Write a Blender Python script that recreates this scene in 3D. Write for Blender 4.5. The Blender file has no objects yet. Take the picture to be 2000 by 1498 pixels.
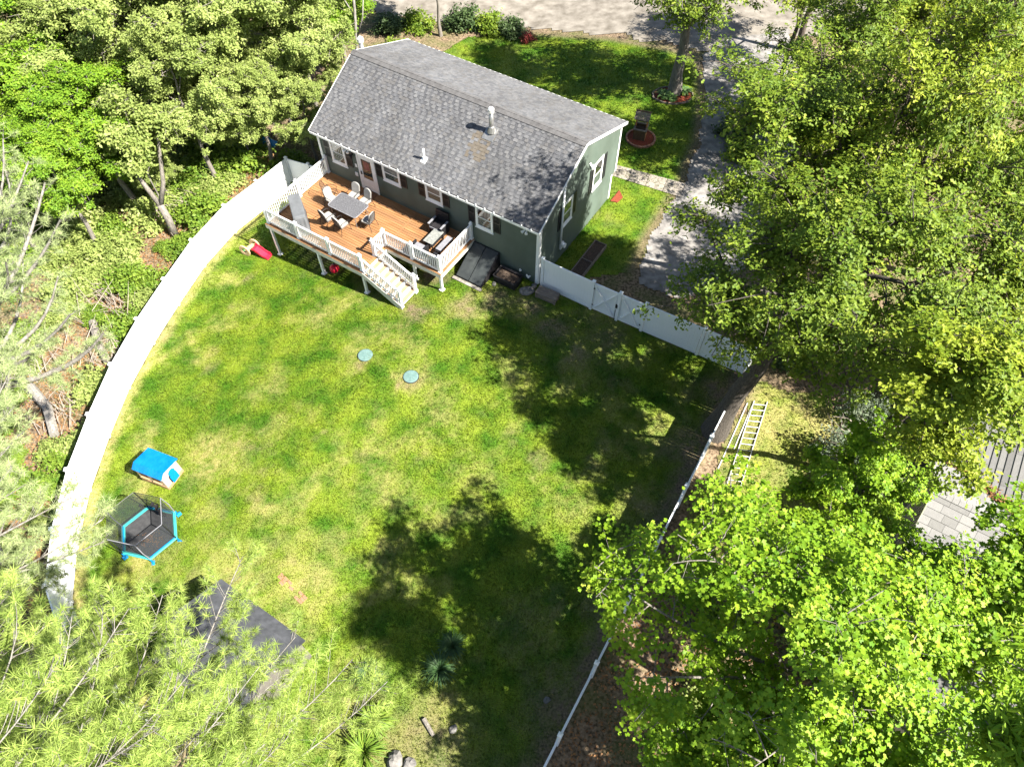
import bpy, math, random
import numpy as np
from mathutils import Vector, Matrix, Euler
R = math.radians
C = bpy.context.scene.collection
scene = bpy.context.scene

# ------------------------------------------------------------------ camera, sky, sun, exposure
cam_d = bpy.data.cameras.new('camera'); cam = bpy.data.objects.new('camera', cam_d); C.objects.link(cam)
cam.location = (0, 0, 25.892)
cam.rotation_euler = (R(90 - 56.016), R(0), 0)
cam.rotation_euler = (Euler((R(90 - 56.016), 0, 0)).to_matrix() @ Matrix.Rotation(R(0.159), 3, 'Z')).to_euler()
cam_d.sensor_width = 36; cam_d.lens = 1392.787 / 2000 * 36
cam_d.clip_start = 0.1; cam_d.clip_end = 600
scene.camera = cam
SUN_EL, SUN_AZ = R(47), R(-27)                  # direction to the sun: angle from +X
sv = Vector((math.cos(SUN_EL) * math.cos(SUN_AZ), math.cos(SUN_EL) * math.sin(SUN_AZ), math.sin(SUN_EL)))
w = bpy.data.worlds.new('World'); scene.world = w; w.use_nodes = True
nt = w.node_tree; bg = nt.nodes['Background']
sky = nt.nodes.new('ShaderNodeTexSky'); sky.sky_type = 'NISHITA'; sky.sun_disc = False
sky.sun_elevation = SUN_EL; sky.sun_rotation = math.atan2(sv.x, sv.y)
nt.links.new(sky.outputs[0], bg.inputs[0]); bg.inputs[1].default_value = 0.05
sd = bpy.data.lights.new('sun', 'SUN'); sd.energy = 5.0; sd.angle = R(0.5); sd.color = (1, 0.95, 0.86)
so = bpy.data.objects.new('sun', sd); C.objects.link(so); so.rotation_euler = sv.to_track_quat('Z', 'Y').to_euler()
so.location = (30, -20, 60)
scene.view_settings.view_transform = 'Standard'; scene.view_settings.look = 'None'
scene.view_settings.gamma = 1; scene.view_settings.use_curve_mapping = False
scene.view_settings.exposure = 2.0
scene.render.engine = 'CYCLES'
scene.cycles.max_bounces = 8; scene.cycles.transparent_max_bounces = 16
scene.cycles.diffuse_bounces = 4; scene.cycles.transmission_bounces = 6

rng = random.Random(7); nr = np.random.default_rng(11)
YAW = R(32.271); HO = np.array([1.216, 23.256, 0.0])
EA = np.array([-math.cos(YAW), math.sin(YAW)]); EB = np.array([math.sin(YAW), math.cos(YAW)])
HL, HD = 13.007, 7.22
def ground_z(x, y):
    s = (np.asarray(x) - HO[0]) * EA[0] + (np.asarray(y) - HO[1]) * EA[1]
    return -0.105 * np.clip(s - 3.2, 0, 10)
def gz(x, y): return float(ground_z(x, y))
def hw(s, t, z=0.0):                             # house grid (s along the rear wall, t towards the front) -> world
    p = HO[:2] + EA * s + EB * t
    return (p[0], p[1], z)

# ------------------------------------------------------------------ numpy value noise
def _hash(ix, iy, seed):
    h = (ix.astype(np.int64) * 374761393 + iy.astype(np.int64) * 668265263 + seed * 1442695041) & 0xffffffff
    h = ((h ^ (h >> 13)) * 1274126177) & 0xffffffff
    return ((h ^ (h >> 16)) & 0xffff) / 65535.0
def vnoise(x, y, seed=0):
    ix, iy = np.floor(x), np.floor(y); fx, fy = x - ix, y - iy
    fx = fx * fx * (3 - 2 * fx); fy = fy * fy * (3 - 2 * fy)
    a = _hash(ix, iy, seed); b = _hash(ix + 1, iy, seed); c = _hash(ix, iy + 1, seed); d = _hash(ix + 1, iy + 1, seed)
    return (a * (1 - fx) + b * fx) * (1 - fy) + (c * (1 - fx) + d * fx) * fy
def fbm(x, y, seed=0, o=4):
    r = 0; a = 0.5; t = 0
    for i in range(o):
        r = r + a * vnoise(x * 2 ** i, y * 2 ** i, seed + i * 17); t += a; a *= 0.55
    return r / t
def inpoly(x, y, poly):
    ins = np.zeros(x.shape, bool); n = len(poly)
    for i in range(n):
        x1, y1 = poly[i]; x2, y2 = poly[(i + 1) % n]
        if y1 == y2: continue
        ins ^= ((y1 > y) != (y2 > y)) & (x < (x2 - x1) * (y - y1) / (y2 - y1) + x1)
    return ins

# ------------------------------------------------------------------ materials
MATS = {}
def _new(name):
    m = bpy.data.materials.new(name); m.use_nodes = True; MATS[name] = m
    return m, m.node_tree, m.node_tree.nodes['Principled BSDF']
def _rgb(c): return (c[0], c[1], c[2], 1)
def mat(name, c1, c2=None, rough=0.6, scale=8, metal=0, spec=0.3, bump=0, bscale=40, detail=4, stretch=None, coord='Object', macro=None):
    m, t, b = _new(name); N, L = t.nodes, t.links
    b.inputs['Roughness'].default_value = rough; b.inputs['Metallic'].default_value = metal
    b.inputs['Specular IOR Level'].default_value = spec
    b.inputs['Base Color'].default_value = _rgb(c1)
    tc = N.new('ShaderNodeTexCoord'); src = tc.outputs[coord]
    if stretch:
        mp = N.new('ShaderNodeMapping'); mp.inputs['Scale'].default_value = stretch; L.new(src, mp.inputs[0]); src = mp.outputs[0]
    if c2 is not None:
        nz = N.new('ShaderNodeTexNoise'); nz.inputs['Scale'].default_value = scale; nz.inputs['Detail'].default_value = detail
        L.new(src, nz.inputs['Vector'])
        rp = N.new('ShaderNodeValToRGB'); rp.color_ramp.elements[0].position = 0.3; rp.color_ramp.elements[1].position = 0.7
        rp.color_ramp.elements[0].color = _rgb(c1); rp.color_ramp.elements[1].color = _rgb(c2)
        L.new(nz.outputs[0], rp.inputs[0]); L.new(rp.outputs[0], b.inputs['Base Color'])
    if macro:                                            # broad weathering streaks over the whole surface
        mp2 = N.new('ShaderNodeMapping'); mp2.inputs['Scale'].default_value = macro; L.new(tc.outputs[coord], mp2.inputs[0])
        n3 = N.new('ShaderNodeTexNoise'); n3.inputs['Scale'].default_value = 1; n3.inputs['Detail'].default_value = 6; L.new(mp2.outputs[0], n3.inputs['Vector'])
        r3 = N.new('ShaderNodeValToRGB'); r3.color_ramp.elements[0].position = .32; r3.color_ramp.elements[1].position = .66
        r3.color_ramp.elements[0].color = (.82, .81, .80, 1); r3.color_ramp.elements[1].color = (1.08, 1.08, 1.09, 1); L.new(n3.outputs[0], r3.inputs[0])
        m3 = N.new('ShaderNodeMix'); m3.data_type = 'RGBA'; m3.blend_type = 'MULTIPLY'; m3.inputs[0].default_value = 1
        L.new(rp.outputs[0], m3.inputs[6]); L.new(r3.outputs[0], m3.inputs[7]); L.new(m3.outputs[2], b.inputs['Base Color'])
    if bump:
        n2 = N.new('ShaderNodeTexNoise'); n2.inputs['Scale'].default_value = bscale; n2.inputs['Detail'].default_value = 5
        L.new(src, n2.inputs['Vector'])
        bp = N.new('ShaderNodeBump'); bp.inputs['Strength'].default_value = bump; bp.inputs['Distance'].default_value = 0.02
        L.new(n2.outputs[0], bp.inputs['Height']); L.new(bp.outputs[0], b.inputs['Normal'])
    return m
def leaf_mat(name, c1, c2, trans=0.35, rough=0.55, c3=None, nscale=0.9):
    """foliage: each leaf (island) gets its own tint, light passes through the blade"""
    m, t, b = _new(name); N, L = t.nodes, t.links
    geo = N.new('ShaderNodeNewGeometry'); tc = N.new('ShaderNodeTexCoord')
    nz = N.new('ShaderNodeTexNoise'); nz.inputs['Scale'].default_value = nscale; nz.inputs['Detail'].default_value = 3
    L.new(tc.outputs['Object'], nz.inputs['Vector'])
    ad = N.new('ShaderNodeMath'); ad.operation = 'MULTIPLY_ADD'; ad.inputs[1].default_value = 0.55
    L.new(geo.outputs['Random Per Island'], ad.inputs[0])
    ml = N.new('ShaderNodeMath'); ml.operation = 'MULTIPLY_ADD'; ml.inputs[1].default_value = 1.3; ml.inputs[2].default_value = -0.42
    L.new(nz.outputs[0], ml.inputs[0]); L.new(ml.outputs[0], ad.inputs[2])
    rp = N.new('ShaderNodeValToRGB'); e = rp.color_ramp.elements
    e[0].color = _rgb(c1); e[0].position = 0.08; e[1].color = _rgb(c2); e[1].position = 0.8
    if c3: x = e.new(0.97); x.color = _rgb(c3)
    L.new(ad.outputs[0], rp.inputs[0])
    L.new(rp.outputs[0], b.inputs['Base Color']); b.inputs['Roughness'].default_value = rough
    b.inputs['Specular IOR Level'].default_value = 0.25
    tr = N.new('ShaderNodeBsdfTranslucent'); L.new(rp.outputs[0], tr.inputs[0])
    mx = N.new('ShaderNodeMixShader'); mx.inputs[0].default_value = trans
    L.new(b.outputs[0], mx.inputs[1]); L.new(tr.outputs[0], mx.inputs[2])
    L.new(mx.outputs[0], N['Material Output'].inputs[0])
    return m
def lawn_mat(name, blade):
    """turf: 'dry' and 'soil' are mapped covers of the real ground (straw patches, bare earth)"""
    m, t, b = _new(name); N, L = t.nodes, t.links
    geo = N.new('ShaderNodeNewGeometry')
    def noise(sc, det=3):
        n = N.new('ShaderNodeTexNoise'); n.inputs['Scale'].default_value = sc; n.inputs['Detail'].default_value = det
        L.new(geo.outputs['Position'], n.inputs['Vector']); return n.outputs[0]
    def ramp(src, a, ca, bb, cb):
        r = N.new('ShaderNodeValToRGB'); e = r.color_ramp.elements
        e[0].position = a; e[0].color = _rgb(ca); e[1].position = bb; e[1].color = _rgb(cb); L.new(src, r.inputs[0]); return r.outputs[0]
    def mix(f, a, bb):
        x = N.new('ShaderNodeMix'); x.data_type = 'RGBA'; L.new(f, x.inputs[0]); L.new(a, x.inputs[6]); L.new(bb, x.inputs[7]); return x.outputs[2]
    def attr(n):
        a = N.new('ShaderNodeAttribute'); a.attribute_name = n; return a.outputs['Fac']
    grass = ramp(noise(0.8, 6), 0.36, GRASS_A, 0.64, GRASS_B)
    fine = ramp(noise(26 if not blade else 9, 4), 0.3, (0.45, 0.45, 0.45), 0.72, (1.35, 1.35, 1.3))
    mu = N.new('ShaderNodeMix'); mu.data_type = 'RGBA'; mu.blend_type = 'MULTIPLY'; mu.inputs[0].default_value = 1
    L.new(grass, mu.inputs[6]); L.new(fine, mu.inputs[7]); grass = mu.outputs[2]
    straw = ramp(noise(18, 3), 0.3, (0.17, 0.165, 0.035), 0.7, (0.33, 0.29, 0.12))
    soil = ramp(noise(12, 4), 0.3, (0.06, 0.042, 0.028), 0.7, (0.21, 0.155, 0.10))
    col = mix(attr('dry'), grass, straw); col = mix(attr('soil'), col, soil)
    if blade:
        rb = ramp(geo.outputs['Random Per Island'], 0.0, (0.6, 0.6, 0.55), 1.0, (1.4, 1.35, 1.2))
        m2 = N.new('ShaderNodeMix'); m2.data_type = 'RGBA'; m2.blend_type = 'MULTIPLY'; m2.inputs[0].default_value = 1
        L.new(col, m2.inputs[6]); L.new(rb, m2.inputs[7]); col = m2.outputs[2]
    L.new(col, b.inputs['Base Color']); b.inputs['Roughness'].default_value = 0.7; b.inputs['Specular IOR Level'].default_value = 0.15
    if blade:
        tr = N.new('ShaderNodeBsdfTranslucent'); L.new(col, tr.inputs[0])
        mx = N.new('ShaderNodeMixShader'); mx.inputs[0].default_value = 0.3
        L.new(b.outputs[0], mx.inputs[1]); L.new(tr.outputs[0], mx.inputs[2]); L.new(mx.outputs[0], N['Material Output'].inputs[0])
    else:
        bp = N.new('ShaderNodeBump'); bp.inputs['Strength'].default_value = 0.7; bp.inputs['Distance'].default_value = 0.05
        L.new(noise(22, 5), bp.inputs['Height']); L.new(bp.outputs[0], b.inputs['Normal'])
    return m
GRASS_A, GRASS_B = (0.048, 0.122, 0.006), (0.160, 0.220, 0.017)
M_lawn = lawn_mat('lawn', False); M_blade = lawn_mat('grass blades', True)
def floor_mat():
    m, t, b = _new('forest floor'); N, L = t.nodes, t.links
    geo = N.new('ShaderNodeNewGeometry')
    def noise(sc, det=4):
        n = N.new('ShaderNodeTexNoise'); n.inputs['Scale'].default_value = sc; n.inputs['Detail'].default_value = det
        L.new(geo.outputs['Position'], n.inputs['Vector']); return n.outputs[0]
    r1 = N.new('ShaderNodeValToRGB'); e = r1.color_ramp.elements
    e[0].position = 0.32; e[0].color = (0.05, 0.036, 0.022, 1); e[1].position = 0.68; e[1].color = (0.26, 0.19, 0.125, 1)
    L.new(noise(9, 6), r1.inputs[0])
    r2 = N.new('ShaderNodeValToRGB'); e = r2.color_ramp.elements
    e[0].position = 0.45; e[0].color = (0, 0, 0, 1); e[1].position = 0.62; e[1].color = (0.55, 0.55, 0.55, 1)
    L.new(noise(0.5, 5), r2.inputs[0])
    mx = N.new('ShaderNodeMix'); mx.data_type = 'RGBA'; L.new(r2.outputs[0], mx.inputs[0]); L.new(r1.outputs[0], mx.inputs[6])
    mx.inputs[7].default_value = (0.07, 0.10, 0.02, 1)
    L.new(mx.outputs[2], b.inputs['Base Color']); b.inputs['Roughness'].default_value = 0.9; b.inputs['Specular IOR Level'].default_value = 0.1
    bp = N.new('ShaderNodeBump'); bp.inputs['Strength'].default_value = 0.8; bp.inputs['Distance'].default_value = 0.06
    L.new(noise(14, 6), bp.inputs['Height']); L.new(bp.outputs[0], b.inputs['Normal'])
    return m
M_floor = floor_mat()
M_road = mat('dirt road', (0.115, 0.101, 0.083), (0.235, 0.212, 0.182), rough=0.9, scale=1.6, bump=0.6, bscale=20, detail=8, spec=0.1)
M_drive = mat('worn asphalt', (0.115, 0.108, 0.10), (0.27, 0.255, 0.24), rough=0.85, scale=2.6, macro=(.5, .5, .5), bump=0.4, bscale=60, detail=9, spec=0.2)
M_path = mat('concrete path', (0.20, 0.175, 0.145), (0.31, 0.275, 0.235), rough=0.85, scale=3, bump=0.3, bscale=50, detail=7, spec=0.2)
M_vinyl = mat('white vinyl', (0.72, 0.74, 0.74), (0.79, 0.80, 0.80), rough=0.35, scale=0.8, spec=0.4)
M_white = mat('white paint', (0.74, 0.74, 0.72), (0.80, 0.80, 0.79), rough=0.4, scale=3, spec=0.4)
M_side = mat('green siding', (0.072, 0.096, 0.077), (0.085, 0.110, 0.089), rough=0.5, scale=1.5, spec=0.3, macro=(.9, .9, .4))
M_sideL = mat('green corner trim', (0.13, 0.18, 0.14), rough=0.5, spec=0.3)
SH = [mat('shingle %d' % i, tuple(c * 0.72 for c in col), tuple(c * 1.2 for c in col), rough=0.9, scale=30, bump=0.6, bscale=120, spec=0.15, macro=(1.1, .35, .35))
      for i, col in enumerate([(0.080, 0.082, 0.088), (0.098, 0.100, 0.106), (0.113, 0.114, 0.119), (0.126, 0.127, 0.131), (0.140, 0.140, 0.142), (0.114, 0.112, 0.112)])]
M_cap = mat('ridge shingle', (0.080, 0.077, 0.077), (0.125, 0.122, 0.122), rough=0.9, scale=4, bump=0.5, bscale=80, spec=0.15)
M_rust = mat('rust stained shingle', (0.095, 0.080, 0.062), (0.125, 0.110, 0.092), rough=0.9, scale=6, bump=0.4, bscale=80, spec=0.1)
M_black = mat('black shutter', (0.012, 0.013, 0.014), (0.022, 0.023, 0.024), rough=0.45, scale=5)
M_glass = mat('window glass', (0.012, 0.015, 0.017), rough=0.03, spec=0.9)
M_blind = mat('pale blind', (0.30, 0.31, 0.30), rough=0.6)
M_deck = mat('cedar deck', (0.225, 0.105, 0.042), (0.335, 0.175, 0.078), rough=0.55, scale=2.2, bump=0.2, bscale=20, stretch=(0.5, 7, 7), detail=6, spec=0.25, macro=(.6, 1.1, 1))
M_deckd = mat('cedar deck weathered', (0.19, 0.092, 0.04), (0.29, 0.155, 0.072), rough=0.6, scale=2.2, bump=0.2, bscale=20, stretch=(0.5, 7, 7), detail=6, spec=0.25, macro=(.6, 1.1, 1))
M_tread = mat('tan tread', (0.24, 0.165, 0.095), (0.31, 0.22, 0.135), rough=0.65, scale=3, stretch=(1, 5, 5))
M_fascia = mat('pale deck skirt', (0.50, 0.48, 0.42), (0.62, 0.60, 0.55), rough=0.55, scale=4)
M_metal = mat('galvanised metal', (0.24, 0.24, 0.235), (0.38, 0.375, 0.36), rough=0.35, scale=9, metal=0.7)
M_alu = mat('aluminium', (0.62, 0.62, 0.61), (0.72, 0.72, 0.71), rough=0.4, scale=9, metal=0.4)
M_dark = mat('dark metal', (0.02, 0.02, 0.022), rough=0.4, metal=0.2)
M_cell = mat('bulkhead paint', (0.022, 0.026, 0.028), (0.04, 0.046, 0.046), rough=0.5, scale=3, bump=0.1)
M_plastic_k = mat('black plastic', (0.012, 0.011, 0.013), (0.022, 0.02, 0.022), rough=0.5, scale=4)
M_cush = mat('cream cushion', (0.21, 0.205, 0.19), (0.29, 0.28, 0.265), rough=0.85, scale=5, bump=0.2)
M_gcush = mat('grey cushion', (0.15, 0.15, 0.165), (0.21, 0.21, 0.23), rough=0.85, scale=6, bump=0.2)
M_cover = mat('grey fabric cover', (0.085, 0.09, 0.095), (0.12, 0.127, 0.135), rough=0.75, scale=2.5, bump=0.5, bscale=5)
M_slate = mat('slate table top', (0.13, 0.14, 0.13), (0.25, 0.25, 0.235), rough=0.3, scale=7, detail=8)
def tabletop_mat():
    m, t, b = _new('hammered glass'); N, L = t.nodes, t.links
    tc = N.new('ShaderNodeTexCoord'); v = N.new('ShaderNodeTexVoronoi'); v.inputs['Scale'].default_value = 26
    L.new(tc.outputs['Object'], v.inputs['Vector'])
    r = N.new('ShaderNodeValToRGB'); e = r.color_ramp.elements; e[0].color = (0.025, 0.026, 0.028, 1); e[1].color = (0.13, 0.13, 0.14, 1)
    e[0].position = 0.1; e[1].position = 0.75; L.new(v.outputs['Distance'], r.inputs[0]); L.new(r.outputs[0], b.inputs['Base Color'])
    b.inputs['Roughness'].default_value = 0.5; b.inputs['Specular IOR Level'].default_value = 0.2
    bp = N.new('ShaderNodeBump'); bp.inputs['Strength'].default_value = 0.6; bp.inputs['Distance'].default_value = 0.01
    L.new(v.outputs['Distance'], bp.inputs['Height']); L.new(bp.outputs[0], b.inputs['Normal']); return m
M_ttop = tabletop_mat()
M_red = mat('red plastic', (0.55, 0.012, 0.035), (0.62, 0.02, 0.05), rough=0.35, scale=3)
M_tan = mat('tan plastic', (0.42, 0.30, 0.16), (0.48, 0.35, 0.21), rough=0.5, scale=3)
M_grn = mat('green plastic', (0.03, 0.28, 0.08), rough=0.4)
M_blue = mat('blue plastic roof', (0.0, 0.11, 0.40), (0.004, 0.16, 0.48), rough=0.35, scale=3)
M_beige = mat('beige plastic', (0.42, 0.33, 0.24), (0.48, 0.39, 0.30), rough=0.5, scale=3)
M_beiged = mat('brown plastic', (0.34, 0.21, 0.12), rough=0.5)
M_turq = mat('turquoise pad', (0.03, 0.27, 0.26), (0.05, 0.34, 0.32), rough=0.5, scale=4)
M_foot = mat('bright blue foam', (0.0, 0.17, 0.42), rough=0.5)
M_mat = mat('trampoline mat', (0.028, 0.028, 0.03), (0.05, 0.05, 0.052), rough=0.7, scale=6)
def net_mat():
    m, t, b = _new('safety net'); N, L = t.nodes, t.links
    b.inputs['Base Color'].default_value = (0.03, 0.035, 0.04, 1); b.inputs['Roughness'].default_value = 0.8
    tr = N.new('ShaderNodeBsdfTransparent'); mx = N.new('ShaderNodeMixShader'); mx.inputs[0].default_value = 0.5
    L.new(tr.outputs[0], mx.inputs[1]); L.new(b.outputs[0], mx.inputs[2]); L.new(mx.outputs[0], N['Material Output'].inputs[0]); return m
M_net = net_mat()
M_lid = mat('septic lid', (0.085, 0.15, 0.14), (0.125, 0.20, 0.185), rough=0.6, scale=7, bump=0.3)
M_stone = mat('field stone', (0.09, 0.085, 0.08), (0.20, 0.19, 0.175), rough=0.9, scale=6, bump=0.8, bscale=14)
M_brick = mat('old paver', (0.26, 0.12, 0.07), (0.36, 0.19, 0.12), rough=0.9, scale=8, bump=0.5)
M_wood = mat('weathered timber', (0.105, 0.085, 0.068), (0.23, 0.19, 0.155), rough=0.85, scale=3, stretch=(1, 8, 8), bump=0.4, bscale=14)
M_wellw = mat('brown timber', (0.075, 0.045, 0.025), (0.14, 0.085, 0.05), rough=0.8, scale=3, stretch=(6, 6, 1))
M_wello = mat('orange timber', (0.38, 0.17, 0.06), (0.46, 0.23, 0.09), rough=0.7, scale=3)
M_mulch = mat('red mulch', (0.11, 0.022, 0.010), (0.27, 0.062, 0.030), rough=0.95, scale=30, bump=1.0, bscale=50)
M_soil = mat('planting soil', (0.035, 0.026, 0.02), (0.10, 0.07, 0.05), rough=0.95, scale=18, bump=1.0, bscale=30)
M_earth = mat('bare earth', (0.08, 0.06, 0.042), (0.20, 0.155, 0.11), rough=0.95, scale=7, bump=0.8, bscale=24, coord='Generated')
M_shed = mat('shed roof felt', (0.030, 0.032, 0.036), (0.062, 0.065, 0.072), rough=0.8, scale=4, bump=0.3)
M_shedw = mat('shed wall', (0.10, 0.09, 0.08), (0.15, 0.135, 0.12), rough=0.8, scale=4)
M_nroof = [mat('neighbour shingle %d' % i, tuple(c * 0.9 for c in col), col, rough=0.9, scale=8, bump=0.5, bscale=60, spec=0.1)
           for i, col in enumerate([(0.19, 0.186, 0.18), (0.22, 0.215, 0.21), (0.245, 0.24, 0.232)])]
M_nwall = mat('tan board wall', (0.26, 0.235, 0.18), (0.31, 0.285, 0.22), rough=0.7, scale=3)
M_ntrim = mat('olive trim', (0.27, 0.27, 0.19), (0.33, 0.33, 0.25), rough=0.6, scale=3)
M_ndeck = mat('dark deck boards', (0.085, 0.075, 0.065), (0.14, 0.125, 0.11), rough=0.8, scale=3)
M_deadleaf = leaf_mat('dead leaf', (0.16, 0.07, 0.025), (0.33, 0.17, 0.07), trans=0.15)
M_barkP = mat('pale pine bark', (0.13, 0.118, 0.10), (0.30, 0.28, 0.255), rough=0.9, scale=5, stretch=(3, 3, 0.8), bump=0.8, bscale=14)
M_barkD = mat('dark bark', (0.045, 0.035, 0.028), (0.13, 0.105, 0.085), rough=0.9, scale=6, stretch=(4, 4, 0.6), bump=1.0, bscale=12)
M_barkG = mat('grey bark', (0.10, 0.088, 0.075), (0.25, 0.225, 0.195), rough=0.9, scale=6, stretch=(4, 4, 0.6), bump=1.0, bscale=12)
M_barkO = mat('furrowed oak bark', (0.035, 0.03, 0.025), (0.11, 0.095, 0.08), rough=0.9, scale=7, stretch=(5, 5, 0.5), bump=1.0, bscale=14)
M_twig = mat('dry twig', (0.19, 0.155, 0.125), (0.34, 0.29, 0.245), rough=0.9, scale=4)
L_maple = leaf_mat('maple leaf', (0.09, 0.205, 0.008), (0.265, 0.4, 0.022), 0.36, c3=(0.46, 0.52, 0.07))
L_oak = leaf_mat('oak leaf', (0.07, 0.135, 0.012), (0.195, 0.265, 0.024), 0.36, c3=(0.36, 0.4, 0.055))
L_oakY = leaf_mat('yellow green leaf', (0.115, 0.19, 0.012), (0.3, 0.36, 0.03), 0.4, c3=(0.46, 0.48, 0.07))
L_wood = leaf_mat('woodland leaf', (0.17, 0.235, 0.05), (0.36, 0.425, 0.125), 0.45, c3=(0.5, 0.54, 0.22))
L_woodG = leaf_mat('fresh leaf', (0.095, 0.21, 0.014), (0.23, 0.355, 0.028), 0.42, c3=(0.33, 0.42, 0.05))
L_bush = leaf_mat('bush leaf', (0.07, 0.15, 0.014), (0.2, 0.285, 0.035), 0.36)
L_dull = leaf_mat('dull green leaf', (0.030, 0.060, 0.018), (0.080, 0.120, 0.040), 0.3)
L_grey = leaf_mat('silvery leaf', (0.075, 0.105, 0.060), (0.17, 0.21, 0.13), 0.3, c3=(0.42, 0.43, 0.36))
L_pine = leaf_mat('pine needle', (0.155, 0.25, 0.035), (0.43, 0.53, 0.13), 0.34, nscale=3.0)
L_pineP = leaf_mat('pale pine needle', (0.17, 0.235, 0.085), (0.45, 0.52, 0.24), 0.34, nscale=3.0)
L_red = leaf_mat('red leaf', (0.09, 0.012, 0.012), (0.19, 0.035, 0.025), 0.25)
L_lily = leaf_mat('strap leaf', (0.020, 0.055, 0.018), (0.060, 0.115, 0.035), 0.25)
L_hosta = leaf_mat('hosta leaf', (0.06, 0.14, 0.03), (0.16, 0.25, 0.08), 0.3)

# ------------------------------------------------------------------ mesh helpers
class MB:
    def __init__(s): s.v = []; s.f = []; s.m = []
    def add(s, vs, fs, mi=0):
        o = len(s.v); s.v += [tuple(v) for v in vs]; s.f += [tuple(i + o for i in f) for f in fs]; s.m += [mi] * len(fs); return s
    def box(s, c, d, rz=0, rx=0, ry=0, mi=0):
        m = Euler((rx, ry, rz)).to_matrix(); h = [x / 2 for x in d]
        vs = [Vector(c) + m @ Vector((sx * h[0], sy * h[1], sz * h[2])) for sz in (-1, 1) for sy in (-1, 1) for sx in (-1, 1)]
        return s.add(vs, [(0, 2, 3, 1), (4, 5, 7, 6), (0, 1, 5, 4), (2, 6, 7, 3), (0, 4, 6, 2), (1, 3, 7, 5)], mi)
    def beam(s, a, b, w, h, mi=0, up=(0, 0, 1)):
        a, b = Vector(a), Vector(b); d = b - a; x = d.normalized(); y = Vector(up).cross(x)
        if y.length < 1e-4: y = Vector((0, 1, 0))
        y.normalize(); z = x.cross(y)
        vs = [p + y * sy * w / 2 + z * sz * h / 2 for p in (a, b) for sy, sz in ((-1, -1), (1, -1), (1, 1), (-1, 1))]
        return s.add(vs, [(0, 3, 2, 1), (4, 5, 6, 7), (0, 1, 5, 4), (1, 2, 6, 5), (2, 3, 7, 6), (3, 0, 4, 7)], mi)
    def tube(s, pts, r, n=6, mi=0, closed=False, cap=True):
        P = [Vector(p) for p in pts]; k = len(P); rr = r if hasattr(r, '__len__') else [r] * k
        o = len(s.v); prev = None
        for i, p in enumerate(P):
            if closed: t = (P[(i + 1) % k] - P[i - 1])
            else: t = P[min(i + 1, k - 1)] - P[max(i - 1, 0)]
            t.normalize()
            a = Vector((0, 0, 1)) if abs(t.z) < 0.9 else Vector((1, 0, 0))
            if prev is not None and abs(prev.dot(t)) < 0.98: a = prev
            x = (a - t * a.dot(t)).normalized(); y = t.cross(x); prev = x
            for j in range(n):
                an = 2 * math.pi * j / n; s.v.append(tuple(p + (x * math.cos(an) + y * math.sin(an)) * rr[i]))
        for i in range(k if closed else k - 1):
            i2 = (i + 1) % k
            for j in range(n):
                j2 = (j + 1) % n; s.f.append((o + i * n + j, o + i * n + j2, o + i2 * n + j2, o + i2 * n + j)); s.m.append(mi)
        if cap and not closed:
            s.f.append(tuple(o + j for j in range(n - 1, -1, -1))); s.m.append(mi)
            s.f.append(tuple(o + (k - 1) * n + j for j in range(n))); s.m.append(mi)
        return s
    def lathe(s, prof, c=(0, 0, 0), n=16, mi=0):
        o = len(s.v)
        for r, z in prof:
            for j in range(n):
                a = 2 * math.pi * j / n; s.v.append((c[0] + r * math.cos(a), c[1] + r * math.sin(a), c[2] + z))
        for i in range(len(prof) - 1):
            for j in range(n):
                j2 = (j + 1) % n; s.f.append((o + i * n + j, o + i * n + j2, o + (i + 1) * n + j2, o + (i + 1) * n + j)); s.m.append(mi)
        s.f.append(tuple(o + j for j in range(n - 1, -1, -1))); s.m.append(mi)
        s.f.append(tuple(o + (len(prof) - 1) * n + j for j in range(n))); s.m.append(mi)
        return s
    def prism(s, poly, a, b, mi=0):
        """poly: list of (u,v); a,b: functions (u,v)->3D for both ends"""
        n = len(poly); vs = [a(*p) for p in poly] + [b(*p) for p in poly]
        fs = [tuple(range(n - 1, -1, -1)), tuple(range(n, 2 * n))] + [(i, (i + 1) % n, n + (i + 1) % n, n + i) for i in range(n)]
        return s.add(vs, fs, mi)
    def mesh(s, name, mats, smooth=False):
        me = bpy.data.meshes.new(name); me.from_pydata(s.v, [], s.f)
        mats = mats if isinstance(mats, (list, tuple)) else [mats]
        for m in mats: me.materials.append(m)
        if len(mats) > 1: me.polygons.foreach_set('material_index', s.m)
        if smooth: me.polygons.foreach_set('use_smooth', [True] * len(me.polygons))
        me.update(); return me
def link(name, me, parent=None, loc=(0, 0, 0), rot=(0, 0, 0), scale=(1, 1, 1)):
    o = bpy.data.objects.new(name, me); C.objects.link(o); o.location = loc; o.rotation_euler = rot; o.scale = scale
    if parent: o.parent = parent
    return o
def obj(name, mb, m, parent=None, loc=(0, 0, 0), rot=(0, 0, 0), smooth=False):
    return link(name, mb.mesh(name, m, smooth), parent, loc, rot)
def tag(o, label=None, cat=None, group=None, kind=None):
    if label: o['label'] = label
    if cat: o['category'] = cat
    if group: o['group'] = group
    if kind: o['kind'] = kind
    return o
def thing(name, label, cat, loc=(0, 0, 0), rz=0, group=None):
    o = bpy.data.objects.new(name, None); C.objects.link(o); o.empty_display_size = 0.3
    o.location = loc; o.rotation_euler = (0, 0, rz); return tag(o, label, cat, group)
def dup(root, loc, rz, label=None, scale=None):
    r = root.copy(); C.objects.link(r); r.location = loc; r.rotation_euler = (0, 0, rz)
    if scale: r.scale = scale
    if label: r['label'] = label
    for ch in list(root.children):
        c = ch.copy(); C.objects.link(c); c.parent = r
        for g in list(ch.children):
            d = g.copy(); C.objects.link(d); d.parent = c
    return r
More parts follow.
